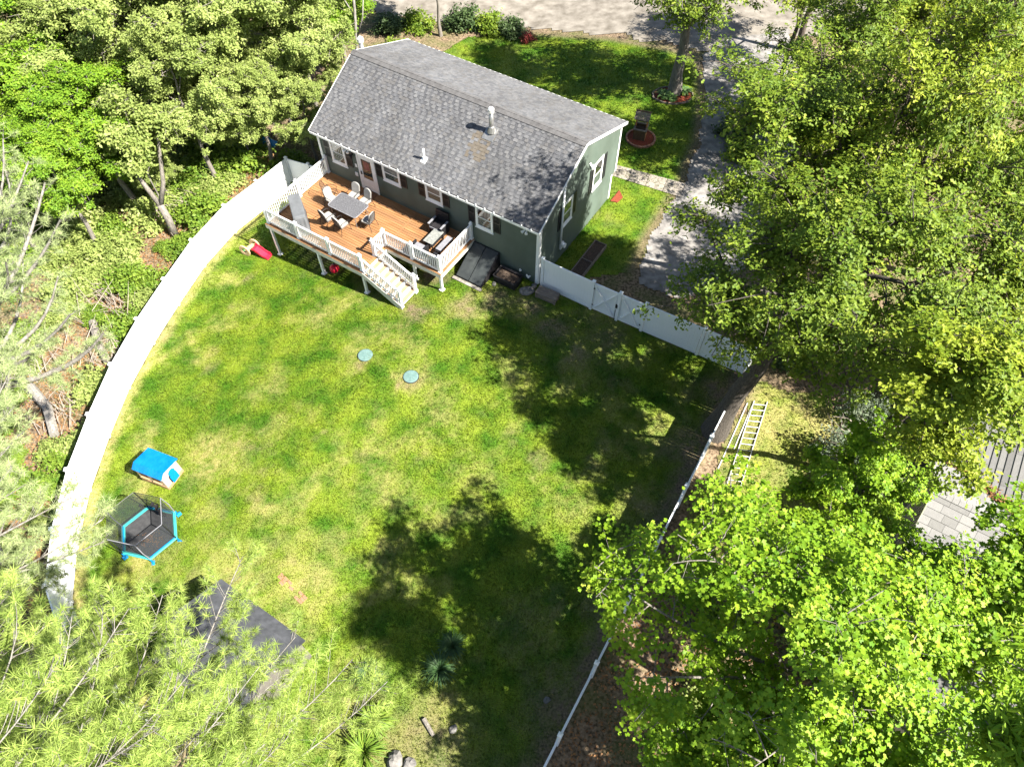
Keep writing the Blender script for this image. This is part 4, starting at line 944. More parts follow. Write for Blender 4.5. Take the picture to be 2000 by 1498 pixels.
# brick patch half grown over
bpch = thing('paver_patch', 'patch of rusty old pavers half sunk in the straw beside the shed', 'pavers', (-8.0, 8.35, 0), R(-40))
for i in range(7):
    for j in range(3):
        if rng.random() < .72: link('paver', bpch_me if 'bpch_me' in globals() else globals().setdefault('bpch_me', MB().box((0, 0, 0), (.19, .095, .05)).mesh('paver', M_brick)), bpch, (-.7 + .21 * i + rng.uniform(-.01, .01), -.14 + .11 * j, .006 + rng.uniform(-.012, .006)), (rng.uniform(-.05, .05), rng.uniform(-.05, .05), rng.uniform(-.08, .08)))
# shed below the pine
shd = thing('shed', 'dark felt roofed garden shed almost hidden below the pine boughs', 'shed', (-9.15, 5.75, 0), HR + R(90))
SW, SL_, SE, SRG = 1.55, 1.9, 2.0, 2.75
obj('wall', MB().prism([(-SW + .15, 0), (SW - .15, 0), (SW - .15, SE), (0, SRG - .1), (-SW + .15, SE)], lambda u, v: (u, -SL_ + .15, v), lambda u, v: (u, SL_ - .15, v)), M_shedw, shd)
for sg in (-1, 1):
    rp = obj('roof', MB().prism([(0, SRG), (sg * SW, SE - .08), (sg * SW, SE - .14), (0, SRG - .06)][::-sg], lambda u, v: (u, -SL_, v), lambda u, v: (u, SL_, v)), M_shed, shd)
    for k in range(1, 4):
        b = MB(); f = k / 4; b.beam((sg * SW * f, -SL_, SRG - (SRG - SE + .08) * f + .006), (sg * SW * f, SL_, SRG - (SRG - SE + .08) * f + .006), .05, .012); obj('felt_seam', b, M_shed, rp)
obj('ridge_board', MB().box((0, 0, SRG + .02), (.16, SL_ * 2 + .02, .04)), M_shed, shd)
obj('door', MB().box((-.2, SL_ - .13, .95), (.85, .04, 1.8)), M_wood, shd)
# ladder and poles beyond the side fence
A0, A1, B0, B1 = Vector((10.42, 16.55, .05)), Vector((8.60, 12.62, .05)), Vector((10.98, 16.50, .05)), Vector((9.13, 12.52, .05))
lad = thing('ladder', 'long aluminium ladder lying on the dry grass beside the white fence', 'ladder', (0, 0, 0))
for a, b_ in ((A0, A1), (B0, B1)):
    b = MB(); b.beam(a, b_, .03, .075); obj('rail', b, M_alu, lad)
for k in range(14):
    f = (k + .6) / 14.3; b = MB(); b.tube([A0 + (A1 - A0) * f + Vector((.012, 0, 0)), B0 + (B1 - B0) * f - Vector((.012, 0, 0))], .016, 6); obj('rung', b, M_alu, lad)
for k, (a, b_) in enumerate((((10.12, 16.45, .03), (8.35, 13.3, .03)), ((10.28, 16.3, .03), (9.15, 14.2, .03)))):
    b = MB(); b.tube([a, b_], .022, 6); tag(obj('pole', b, M_alu, None), ('longer thin pale pole lying between the fence and the ladder', 'shorter pale pole lying right beside the ladder')[k], 'pole')
# wishing well in the front lawn
wx, wy = 7.28, 34.25
mr = MB()
for k in range(18): 
    a = 2 * math.pi * k / 18; mr.box((.80 * math.cos(a), .80 * math.sin(a), .05), (.1, .26, .14), rz=a)
wm = thing('mulch_ring', 'round bed of red mulch under the wishing well', 'flower bed', (wx, wy, 0)); obj('edging', mr, M_brick, wm); obj('mulch', MB().lathe([(.76, -.05), (.76, .05), (.4, .09), (.02, .1)], n=20), M_mulch, wm)
wl = thing('wishing_well', 'wooden wishing well planter with small shingled roof on red mulch', 'wishing well', (wx - .06, wy + .1, .06), R(-18))
for k in range(4):
    a = k * math.pi / 2; sx, sy = round(math.cos(a)), round(math.sin(a)); w_ = .68 if sx == 0 else .60
    for j in range(4):
        off = -w_ / 2 + w_ / 4 * (j + .5); p = (sx * .32 + (off if sx == 0 else 0), sy * .32 + (off if sx != 0 else 0), .33)
        obj('stave', MB().box(p, ((w_ / 4 - .008) if sx == 0 else .04, (w_ / 4 - .008) if sx != 0 else .04, .66)), M_wello if sx == 1 else M_wellw, wl)
b = MB(); b.box((0, -.33, .68), (.76, .10, .05)); b.box((0, .33, .68), (.76, .10, .05)); b.box((.33, 0, .68), (.10, .56, .05)); b.box((-.33, 0, .68), (.10, .56, .05)); obj('rim', b, M_wood, wl)
obj('soil', MB().box((0, 0, .5), (.58, .58, .1)), M_soil, wl)
for sx in (-1, 1): obj('post', MB().box((sx * .30, 0, 1.08), (.07, .07, .76)), M_wello, wl)
b = MB(); b.tube([(-.36, 0, 1.05), (.36, 0, 1.05)], .035, 8); b.tube([(.36, 0, 1.05), (.42, 0, 1.05), (.42, .1, .98)], .012, 5); obj('winch', b, M_wood, wl)
for sy in (-1, 1):
    for k in range(7):
        x = -.42 + .12 * k; b = MB(); b.beam((x + .06, 0, 1.66), (x + .06, sy * .40, 1.36), .113, .022); obj('roof_board', b, M_wood, wl)
obj('ridge_board', MB().box((0, 0, 1.685), (.86, .1, .03)), M_wellw, wl)
# mulch ring under the front tree, mulch at the front corner
fm_ = thing('mulch_bed', 'red mulch bed round the foot of the front yard tree', 'flower bed', (9.6, 38.3, 0))
pts = [(1.18 * math.cos(2 * math.pi * k / 26) * (1 + .06 * math.sin(k * 2.3)), .82 * math.sin(2 * math.pi * k / 26)) for k in range(26)]
obj('mulch', MB().prism(pts, lambda u, v: (u, v, -.05), lambda u, v: (u * .93, v * .93, .06)), M_mulch, fm_)
b = MB()
for (x0, y0), (x1, y1) in zip(pts, pts[1:] + pts[:1]): b.beam((x0 * 1.02, y0 * 1.02, .05), (x1 * 1.02, y1 * 1.02, .05), .07, .12)
obj('edging', b, M_wood, fm_)
x, y, _ = hw(-.35, HD + .1); o = obj('mulch_bed', MB().prism([(-.1, -.3), (.25, -.2), (.32, .3), (-.1, .7)], lambda u, v: (u, v, -.05), lambda u, v: (u, v, .06)), M_mulch, None, (x, y, 0), (0, 0, HR)); tag(o, 'strip of red mulch at the front corner of the house', 'flower bed')
# blue tarps in the woods
for k, (x, y, r_) in enumerate(((-17.4, 33.2, .5), (-14.4, 35.0, .45))):
    vs = []; n = 10
    for i in range(5):
        for j in range(n): a = 2 * math.pi * j / n; q = r_ * (1 - i * .19) * (1 + rng.uniform(-.15, .15)); vs.append((q * math.cos(a) * 1.3, q * math.sin(a), i * .14 + rng.uniform(-.04, .04)))
    o = obj('tarp_bundle', MB().add(vs, [(i * n + j, i * n + (j + 1) % n, (i + 1) * n + (j + 1) % n, (i + 1) * n + j) for i in range(4) for j in range(n)] + [tuple(40 + j for j in range(n))]), M_foot, None, (x, y, gz(x, y)))
    tag(o, ('crumpled blue tarp glimpsed beside the forked tree in the woods', 'small blue bundle glimpsed in the woods nearer the house')[k], 'tarp')

# ------------------------------------------------------------------ the neighbour's house, grid as the fence
nb = thing('neighbour_house', 'tan neighbouring house with pale grey roof mostly hidden by leaves', 'house', (14.5, 12.0, 0), HR)
EX, EZ, NSL = 1.12, 3.0, .48; RX = 6.4; YN, YS = 9.5, -9.0
obj('wall', MB().box(((EX + .3 + 11) / 2, (YN + YS) / 2, 1.38), (11 - EX - .3, YN - YS - .6, 2.8)), M_nwall, nb)
nrf = obj('roof', MB().prism([(EX, EZ), (RX, EZ + (RX - EX) * NSL), (11.6, EZ), (11.6, EZ - .15), (RX, EZ + (RX - EX) * NSL - .15), (EX, EZ - .15)][::-1], lambda u, v: (u, YS, v), lambda u, v: (u, YN, v)), M_nroof[1], nb)
for k in range(26):
    x0 = EX + .2 * k; 
    if x0 > RX - .15: break
    y = YS
    while y < YN - .05:
        y1 = min(YN, y + rng.choice([1.5, 2.1, 2.8]))
        z0 = EZ + (x0 - EX) * NSL; b = MB(); b.add([(x0 + .008, y, z0 + .004), (x0 + .008, y1 - .01, z0 + .004), (x0 + .008, y1 - .01, z0 + .032), (x0 + .008, y, z0 + .032), (x0 + .24, y, z0 + .116), (x0 + .24, y1 - .01, z0 + .116)], [(3, 2, 1, 0), (5, 2, 3, 4)])
        obj('shingle_course', b, rng.choice(M_nroof), nrf); y = y1
b = MB(); b.beam((EX - .05, .9, EZ - .06), (EX - .05, YN, EZ - .06), .12, .12); obj('gutter', b, M_metal, nb)
b = MB(); b.tube([(EX - .02, 2.2, EZ - .1), (EX + .25, 2.2, EZ - .5), (EX + .3, 2.2, .1)], .06, 7); obj('downpipe', b, M_metal, nb)
# cross gable
GY, GZ, GX, gsl = -1.62, 4.30, .50, .55; gh = 2.05
crf = []
for sg in (1, -1):
    cr = obj('gable_roof', MB().prism([(0, GZ), (sg * gh, GZ - gh * gsl), (sg * gh, GZ - gh * gsl - .12), (0, GZ - .12)][::-sg], lambda u, v: (GX, GY + u, v), lambda u, v: (4.4, GY + u, v)), M_nroof[2], nb); crf.append(cr)
    for k in range(8):
        d0 = gh - .25 * k
        if d0 < .2: break
        x = GX + .004
        while x < 4.2:
            x1 = x + rng.choice([.3, .45, .6]); z0 = GZ - d0 * gsl
            b = MB(); y0, y1 = GY + sg * d0, GY + sg * (d0 - .28)
            q = [(x, y0, z0 + .004), (x1 - .008, y0, z0 + .004), (x1 - .008, y0, z0 + .026), (x, y0, z0 + .026), (x, y1, z0 + .28 * gsl + .004), (x1 - .008, y1, z0 + .28 * gsl + .004)]
            b.add(q, [(0, 1, 2, 3), (3, 2, 5, 4)] if sg < 0 else [(3, 2, 1, 0), (4, 5, 2, 3)]); obj('shingle', b, rng.choice(M_nroof), cr); x = x1
for k in range(18):
    x = GX + .005 + k * .2; b = MB()
    for sg in (1, -1): b.prism([(0, GZ + .05), (sg * .15, GZ + .045 - .15 * gsl), (sg * .15, GZ + .01 - .15 * gsl), (0, GZ + .01)][::-sg], lambda u, v: (x, GY + u, v), lambda u, v: (x + .19, GY + u, v))
    obj('ridge_cap', b, M_nroof[2], nb)
obj('gable_wall', MB().prism([(-gh + .2, 0), (gh - .2, 0), (gh - .2, GZ - (gh - .2) * gsl - .13), (0, GZ - .13), (-gh + .2, GZ - (gh - .2) * gsl - .13)], lambda u, v: (GX + .22, GY + u, v), lambda u, v: (2.6, GY + u, v)), M_nwall, nb)
for k in range(22):
    y = -gh + .3 + k * .16
    if y > gh - .25: break
    obj('batten', MB().box((GX + .21, GY + y, (GZ - abs(y) * gsl - .2) / 2), (.025, .03, GZ - abs(y) * gsl - .2)), M_nwall, nb)
for sg in (1, -1):
    b = MB(); b.beam((GX - .01, GY, GZ - .05), (GX - .01, GY + sg * gh, GZ - gh * gsl - .05), .03, .16); obj('rake_board', b, M_ntrim, nb)
b = MB(); b.beam((GX + .16, GY - .2, 2.9), (-.55, GY - .3, 2.5), .14, .05); obj('porch_beam', b, M_ntrim, nb)
# deck with stairs in the shade
nd = thing('neighbour_deck', 'dark shaded deck and stair with railings beside the tan house', 'deck', (14.5, 12.0, 0), HR)
for k in range(12): obj('deck_board', MB().box((-.55 + .15 * k, 3.1, .9), (.14, 4.4, .03)), M_ndeck, nd)
for y in (1.0, 2.4, 3.8, 5.2):
    obj('post', MB().box((-.64, y, .95), (.09, .09, 1.9)), M_ntrim, nd)
for z in (1.85, 1.1):
    b = MB(); b.beam((-.64, .9, z), (-.64, 5.25, z), .06, .05); obj('rail', b, M_ntrim, nd)
for k in range(26): obj('baluster', MB().box((-.64, 1.1 + k * .16, 1.47), (.025, .025, .7)), M_dark, nd)
for k in range(5):
    obj('tread', MB().box((.1, .72 - .27 * k, .76 - .17 * k), (1.2, .28, .03)), M_ndeck, nd)
for x in (-.5, .72):
    b = MB(); b.beam((x, .9, 1.8), (x, -.6, .9), .06, .05); obj('stair_rail', b, M_metal, nd)
    for k in range(4):
        obj('baluster', MB().box((x, .7 - .36 * k, 1.28 - .215 * k), (.025, .025, .8)), M_dark, nd)

# ------------------------------------------------------------------ vegetation builders
def np_tubes(P, Rd, n):
    N, k, _ = P.shape; T = np.gradient(P, axis=1); T /= np.linalg.norm(T, axis=-1, keepdims=True) + 1e-9
    A = np.where(np.abs(T[..., 2:3]) < .9, np.array([0, 0, 1.0]), np.array([1.0, 0, 0]))
    X = np.cross(A, T); X /= np.linalg.norm(X, axis=-1, keepdims=True) + 1e-9; Y = np.cross(T, X)
    a = np.arange(n) * 2 * np.pi / n
    V = P[:, :, None] + (X[:, :, None] * np.cos(a)[None, None, :, None] + Y[:, :, None] * np.sin(a)[None, None, :, None]) * Rd[:, :, None, None]
    idx = np.arange(N * k * n).reshape(N, k, n); j2 = np.roll(idx, -1, 2)
    F = np.stack([idx[:, :-1], j2[:, :-1], j2[:, 1:], idx[:, 1:]], -1).reshape(-1, 4)
    return V.reshape(-1, 3), F
def bez(a, m, b, k):
    t = np.linspace(0, 1, k)[None, :, None]; return a[:, None] * (1 - t) ** 2 + 2 * m[:, None] * t * (1 - t) + b[:, None] * t ** 2
def at_path(P, idx, f):
    k = P.shape[1]; x = f * (k - 1); i = np.minimum(x.astype(int), k - 2); w_ = (x - i)[:, None]
    return P[idx, i] * (1 - w_) + P[idx, i + 1] * w_
def runit(q, n): v = q.normal(size=(n, 3)); return v / np.linalg.norm(v, axis=1, keepdims=True)
LEAF = {
 'diamond': (np.array([(0, 0, 0), (.5, .30, .07), (1, 0, -.04), (.5, -.30, .07)]), np.array([(0, 2, 1), (0, 3, 2)])),
 'long': (np.array([(0, 0, 0), (.45, .13, .03), (1, 0, -.14), (.45, -.13, .03)]), np.array([(0, 2, 1), (0, 3, 2)])),
 'lobed': (np.array([(.38, 0, 0), (0, 0, .0), (.10, .40, .05), (.40, .20, .03), (.66, .44, .05), (1, 0, -.08), (.66, -.44, .05), (.40, -.20, .03), (.10, -.40, .05)]),
           np.array([(0, i, i + 1) for i in range(1, 8)] + [(0, 8, 1)])),
 'oak': (np.array([(0, 0, 0), (.3, .22, .03), (.5, .12, .0), (.72, .28, .02), (1, 0, -.08), (.72, -.28, .02), (.5, -.12, 0), (.3, -.22, .03)]),
         np.array([(0, 2, 1), (0, 4, 2), (2, 4, 3), (0, 7, 6), (0, 6, 4), (6, 5, 4)])),
}
def leaves_np(q, pos, nrm, size, shape):
    tv, tf = LEAF[shape]; n = len(pos)
    N = nrm / np.linalg.norm(nrm, axis=1, keepdims=True); r = runit(q, n); X = np.cross(N, r); X /= np.linalg.norm(X, axis=1, keepdims=True) + 1e-9; Y = np.cross(N, X)
    s = size * q.uniform(.55, 1.4, n)
    V = pos[:, None] + (X[:, None] * tv[None, :, 0:1] + Y[:, None] * tv[None, :, 1:2] + N[:, None] * tv[None, :, 2:3]) * s[:, None, None]
    F = tf[None] + (np.arange(n) * len(tv))[:, None, None]
    return V.reshape(-1, 3), F.reshape(-1, 3)
def broadleaf(name, seed, Cc, Rv, n1, n2, n3, m, lsize, shape, tr, lmat, bmat, low=-.55, spread=1.0):
    q = np.random.default_rng(seed); Cc = np.array(Cc, float); Rv = np.array(Rv, float); Rm = Rv.mean()
    k = 9; t = np.linspace(0, 1, k)[:, None]; top = Cc + np.array([0, 0, .55 * Rv[2]])
    mid = np.array([Cc[0] * .25, Cc[1] * .25, top[2] * .5])
    T = (1 - t) ** 2 * np.array([0, 0, -.15]) + 2 * t * (1 - t) * mid + t ** 2 * top; T[1:-1] += q.normal(0, .06, (k - 2, 3)) * np.array([1, 1, 0])
    rt = tr * (1 - .85 * t[:, 0]); rt[0] *= 1.35
    Vs, Fs = np_tubes(T[None], rt[None], 10); VB, FB = [Vs], [Fs]; off = len(Vs)
    i = np.arange(n1); ph = i * 2.39996 + q.uniform(0, 6); cz = np.clip(low + (1 - low) * (i + .5) / n1 + q.normal(0, .08, n1), -.8, .98)
    d = np.stack([np.sqrt(1 - cz ** 2) * np.cos(ph), np.sqrt(1 - cz ** 2) * np.sin(ph), cz], -1)
    E1 = Cc + d * Rv * q.uniform(.5, .98, n1)[:, None]
    hd = np.linalg.norm((E1 - Cc)[:, :2], axis=1); u = np.clip((E1[:, 2] - .55 * hd - .3) / top[2], .28, .97)
    S1 = at_path(T[None], np.zeros(n1, int), u); L1 = np.linalg.norm(E1 - S1, axis=1)
    E1 = E1 + q.normal(0, .1, (n1, 3)) * Rm
    P1 = bez(S1, (S1 + E1) / 2 + np.stack([0 * L1, 0 * L1, .14 * L1], -1) + q.normal(0, .08, (n1, 3)) * L1[:, None], E1, 7)
    r1 = (tr * .36 * (1 - u * .55))[:, None] * np.linspace(1, .22, 7)[None]
    v, f = np_tubes(P1, r1, 6); VB.append(v); FB.append(f + off); off += len(v)
    i2 = np.repeat(np.arange(n1), n2); N2 = len(i2); f2 = q.uniform(.3, 1, N2); S2 = at_path(P1, i2, f2)
    out = (S2 - Cc); out /= np.linalg.norm(out, axis=1, keepdims=True) + 1e-6
    E2 = S2 + (runit(q, N2) * np.array([1, 1, .65]) * q.uniform(.14, .38, N2)[:, None] + out * .10) * Rm * spread
    e = (E2 - Cc) / Rv; ln = np.linalg.norm(e, axis=1); lim = .92 + .2 * vnoise(e[:, 0] * 2.2 + 9, e[:, 1] * 2.2 + e[:, 2] * 1.7, seed); E2 = np.where((ln > lim)[:, None], Cc + e / ln[:, None] * lim[:, None] * Rv, E2)
    P2 = bez(S2, (S2 + E2) / 2 + np.array([0, 0, .05]) * Rm + q.normal(0, .03, (N2, 3)) * Rm, E2, 4); r2 = np.linspace(.020, .008, 4)[None] * np.ones((N2, 1)) * (tr / .2) ** .4
    v, f = np_tubes(P2, r2, 4); VB.append(v); FB.append(f + off); off += len(v)
    i3 = np.repeat(np.arange(N2), n3); N3 = len(i3); S3 = at_path(P2, i3, q.uniform(.25, 1, N3))
    E3 = S3 + runit(q, N3) * np.array([1, 1, .7]) * (q.uniform(.06, .20, N3) * Rm)[:, None]
    P3 = np.stack([S3, (S3 + E3) / 2 + q.normal(0, .02, (N3, 3)), E3], 1); r3 = np.array([.008, .006, .003])[None] * np.ones((N3, 1))
    v, f = np_tubes(P3, r3, 3); VB.append(v); FB.append(f + off)
    tm = np_mesh(name + '_wood', np.concatenate(VB), np.concatenate(FB), bmat, smooth=True)
    c = np.repeat(E3, m, 0); n = len(c); sg = np.maximum(.034 * Rm, lsize * .95)
    pos = c + q.normal(0, 1, (n, 3)) * np.array([1, 1, .6]) * sg
    oc = pos - Cc; oc /= np.linalg.norm(oc, axis=1, keepdims=True) + 1e-6
    nrm = np.array([0, 0, 1.0]) + oc * .45 + q.normal(0, .48, (n, 3))
    V, F = leaves_np(q, pos, nrm, lsize, shape)
    return tm, np_mesh(name + '_leaves', V, F, lmat)
def pine(name, seed, h, cz0, rad, nwh, nb, tuft_len, lmat, bmat, tr=.22, K=42, dens=1.0, lift=.25, nw=.0055, lean=(0, 0), limb=.8):
    q = np.random.default_rng(seed); k = 10; t = np.linspace(0, 1, k)
    T = np.stack([.12 * np.sin(t * 5) + lean[0] * t ** 1.2, .1 * np.cos(t * 4) - .1 + lean[1] * t ** 1.2, -.15 + t * (h + .15)], -1); rt = tr * (1 - .9 * t)
    v, f = np_tubes(T[None], rt[None], 9); VB, FB = [v], [f]; off = len(v)
    n = nwh * nb; z = np.repeat(np.linspace(cz0, h - .3, nwh), nb) + q.normal(0, .15, n); fz = (z - cz0) / (h - cz0)
    L = rad * (1 - fz) ** .6 * q.uniform(.7, 1.1, n) + .25; a = np.arange(n) * 2.39996 + q.uniform(0, 6) + q.normal(0, .2, n)
    S = at_path(T[None], np.zeros(n, int), np.clip(z / h, 0, .999)); dirh = np.stack([np.cos(a), np.sin(a), 0 * a], -1)
    E = S + dirh * L[:, None] + np.array([0, 0, 1]) * (L * (lift + .5 * fz))[:, None]
    M = S + dirh * (L * .55)[:, None] + np.array([0, 0, 1]) * (L * .02)[:, None] + q.normal(0, .08, (n, 3)) * L[:, None]
    P = bez(S, M, E, 8); r = (.010 + .012 * L * limb)[:, None] * np.linspace(1, .25, 8)[None]
    v, f = np_tubes(P, r, 5); VB.append(v); FB.append(f + off); off += len(v)
    ns = np.maximum(4, (L * 9 * dens)).astype(int); ib = np.repeat(np.arange(n), ns); N2 = len(ib); f2 = q.uniform(.16, 1, N2); S2 = at_path(P, ib, f2)
    side = np.stack([-np.sin(a), np.cos(a), 0 * a], -1)[ib] * np.sign(q.normal(size=N2))[:, None]
    L2 = (.22 + .26 * L[ib] * (1.2 - f2)) * q.uniform(.6, 1.2, N2)
    E2 = S2 + (side * q.uniform(.4, .9, N2)[:, None] + dirh[ib] * .7 + np.array([0, 0, 1]) * q.uniform(-.05, .5, N2)[:, None]) * L2[:, None]
    P2 = bez(S2, (S2 + E2) / 2 - np.array([0, 0, .05]) * L2[:, None], E2, 4); v, f = np_tubes(P2, np.linspace(.008, .004, 4)[None] * np.ones((N2, 1)), 3); VB.append(v); FB.append(f + off); off += len(v)
    nt = np.maximum(1, (L2 * 8.0 * dens)).astype(int) + 1; it = np.repeat(np.arange(N2), nt); N3 = len(it); ft_ = q.uniform(.35, 1, N3); B = at_path(P2, it, ft_)
    d2 = (E2 - S2)[it]; d2 /= np.linalg.norm(d2, axis=1, keepdims=True) + 1e-6; dt = d2 * .8 + runit(q, N3) * .6 + np.array([0, 0, .8]); dt /= np.linalg.norm(dt, axis=1, keepdims=True)
    Tp = B + dt * (q.uniform(.05, .16, N3))[:, None]; v, f = np_tubes(np.stack([B, Tp], 1), np.array([.005, .003])[None] * np.ones((N3, 1)), 3); VB.append(v); FB.append(f + off)
    tm = np_mesh(name + '_wood', np.concatenate(VB), np.concatenate(FB), bmat, smooth=True)
    ii = np.repeat(np.arange(N3), K); n4 = len(ii); nd = dt[ii] * q.uniform(.1, .9, n4)[:, None] + runit(q, n4) * .9; nd /= np.linalg.norm(nd, axis=1, keepdims=True)
    b0 = B[ii] + (Tp - B)[ii] * q.uniform(.84, 1, n4)[:, None]; ll = tuft_len * q.uniform(.75, 1.15, n4); pr = np.cross(nd, runit(q, n4)); pr /= np.linalg.norm(pr, axis=1, keepdims=True) + 1e-9
    V = np.empty((n4, 3, 3)); V[:, 0] = b0 + pr * nw; V[:, 1] = b0 - pr * nw; V[:, 2] = b0 + nd * ll[:, None] - np.array([0, 0, .012])
    print(name, 'tufts', N3)
    return tm, np_mesh(name + '_needles', V.reshape(-1, 3), np.arange(n4 * 3).reshape(n4, 3), lmat)
def plant_tree(kind, meshes, x, y, label, group=None, rz=0, sc=1, cat='tree', z=None):
    r = thing(kind, label, cat, (x, y, gz(x, y) if z is None else z), rz, group); r.scale = sc if hasattr(sc, '__len__') else (sc, sc, sc)
    link('trunk', meshes[0], r); link('crown', meshes[1], r); return r

# near maple, lower right
plant_tree('maple_tree', broadleaf('maple', 21, (-1.1, .1, 8.2), (5.0, 4.7, 3.7), 19, 11, 5, 46, .108, 'lobed', .24, L_maple, M_barkG), 8.35, 4.1, 'large bright green maple beyond the side fence, shading the lower lawn')
mp2 = broadleaf('maple_b', 22, (0, 0, 7.0), (3.2, 3.2, 2.9), 13, 10, 5, 38, .115, 'lobed', .16, L_maple, M_barkG)
plant_tree('maple_tree', mp2, 13.0, 5.6, 'bright green maple in front of the neighbouring roof')
plant_tree('maple_tree', mp2, 11.0, 10.0, 'small bright maple sapling near the ladder and the dark deck', rz=2, sc=(.68, .68, .78))
plant_tree('maple_tree', mp2, 8.6, -.3, 'bright green maple at the lower picture edge behind the large maple', rz=4, sc=1.1)
thin = broadleaf('thin', 23, (0, 0, 6.2), (2.8, 2.8, 2.4), 11, 9, 6, 9, .11, 'diamond', .13, L_dull, M_barkG)
plant_tree('maple_tree', mp2, 5.0, 1.5, 'leafy maple low over the bottom end of the side fence', rz=1, sc=(.85, .85, .80))
plant_tree('maple_tree', mp2, 9.9, 7.4, 'bright maple filling the gap between sapling and large maple', rz=5, sc=(.80, .80, .76))
plant_tree('small_tree', thin, 15.6, 5.6, 'thin dull green tree with sparse fine leaves beside the pale roof')
plant_tree('tall_tree', broadleaf('tall', 24, (-.8, .8, 14.6), (1.7, 1.6, 1.5), 10, 9, 6, 20, .17, 'long', .16, L_maple, M_barkG), 8.7, .4, 'tall yellow green treetop with long leaves, close to the lower right corner')
# oaks on the right
plant_tree('oak_tree', broadleaf('oak', 31, (2.4, .9, 8.6), (6.0, 5.4, 4.3), 20, 12, 5, 38, .15, 'oak', .46, L_oak, M_barkO, low=-.45), 8.5, 15.1, 'big oak with thick grey trunk in the fence corner of the yard')
ok2 = broadleaf('oak_b', 32, (0, -.6, 8.2), (4.2, 4.2, 3.5), 14, 11, 5, 25, .16, 'oak', .26, L_oak, M_barkD)
ok3 = broadleaf('oak_c', 33, (.3, .3, 8.4), (4.0, 4.1, 3.3), 13, 11, 5, 25, .16, 'oak', .24, L_oakY, M_barkD)
ok4 = broadleaf('oak_d', 34, (-3.5, -1.9, 10.7), (3.6, 3.5, 2.9), 15, 10, 5, 22, .15, 'oak', .24, L_oak, M_barkD)
plant_tree('oak_tree', ok2, 14.6, 30.0, 'dark trunked oak beside the far half of the driveway', rz=2.5, sc=(.86, .86, .95))
plant_tree('oak_tree', ok3, 21.7, 35.3, 'tall oak with a bare dark trunk near the upper right corner', rz=1, sc=(.85, .85, 1.12))
plant_tree('oak_tree', ok3, 21.8, 22.8, 'yellow green oak at the right picture edge level with the driveway', rz=2.2, sc=1.08)
plant_tree('oak_tree', ok2, 18.2, 18.6, 'olive green oak behind the silvery shrub, towards the right edge', rz=3.0, sc=.95)
plant_tree('oak_tree', ok2, 14.4, 19.9, 'dense green oak between driveway and the yard corner oak', rz=4.4, sc=(.8, .8, 1.3))
plant_tree('oak_tree', broadleaf('lean', 37, (-1.1, -2.9, 10.2), (2.6, 2.5, 2.2), 13, 10, 5, 24, .15, 'oak', .17, L_oakY, M_barkD), 12.9, 13.2, 'yellow green oak leaning its crown over the pale neighbouring roof')
plant_tree('oak_tree', ok4, 12.9, 22.9, 'tall dark green oak leaning over the near end of the driveway')
plant_tree('oak_tree', ok3, 20.8, 30.4, 'bright yellow green oak in the upper right corner', rz=3.7, sc=1.0)
plant_tree('oak_tree', ok2, 18.0, 43.0, 'dark oak by the far corner of driveway and road', rz=5.2, sc=(.9, .9, .8))
plant_tree('oak_tree', ok3, 19.5, 16.2, 'pale green oak rising behind the neighbouring roof', rz=5, sc=.8)
oks = broadleaf('oak_e', 36, (0, 0, 8.6), (4.0, 4.0, 3.4), 15, 10, 5, 18, .155, 'oak', .2, L_oakY, M_barkD)
plant_tree('oak_tree', oks, 12.4, 19.9, 'airy yellow green oak behind the tall driveway oak', sc=(.85, .85, 1.28))
plant_tree('oak_tree', oks, 18.8, 16.2, 'airy oak with thin leaves in the middle of the right hand trees', rz=2, sc=.9)
plant_tree('oak_tree', oks, 17.8, 32.6, 'airy oak between the driveway and the bare dark trunk', rz=3, sc=.9)
plant_tree('oak_tree', oks, 15.2, 37.2, 'airy oak leaning over the far end of the driveway', rz=4, sc=(.85, .85, 1.0))
plant_tree('oak_tree', oks, 23.4, 31.0, 'airy yellow green oak outermost in the upper right corner', rz=5, sc=1.1)
plant_tree('front_tree', broadleaf('front', 35, (-.4, -.3, 8.4), (4.9, 4.6, 5.0), 19, 10, 5, 22, .17, 'oak', .36, L_oak, M_barkG, low=-.7), 9.78, 38.63, 'single tree in the front lawn with its foot in red mulch')
# woods on the left
wv = [broadleaf('wood%d' % i, 40 + i, (q0, q1, 6.2), (3.2, 3.2, 2.9), 15, 12, 5, 54, .115, 'diamond', .15, lm, M_barkG, low=-.95, spread=1.1) for i, (q0, q1, lm) in enumerate(((.4, .2, L_wood), (-.3, .4, L_wood), (.2, -.4, L_woodG)))]
WT = [(-22.9, 34.2, 0, 1.05), (-19.0, 36.0, 1, 1.1), (-15.2, 35.2, 0, 1.05), (-11.4, 36.6, 1, .88), (-20.4, 29.8, 2, .95), (-16.6, 31.6, 1, .82), (-13.6, 33.0, 0, .70), (-11.2, 33.2, 1, .55),
      (-24.6, 30.4, 2, 1.0), (-23.5, 38.8, 1, 1.2), (-18.0, 40.6, 0, 1.2), (-13.6, 40.6, 1, 1.05), (-10.3, 41.2, 2, .85), (-26.6, 35.2, 2, 1.1), (-27, 41, 0, 1.2), (-21.6, 26.6, 2, .75), (-24.5, 26.2, 2, .8), (-21.5, 43.5, 2, 1.1), (-15.5, 44.8, 0, 1.1), (-28.5, 30.8, 0, 1)]
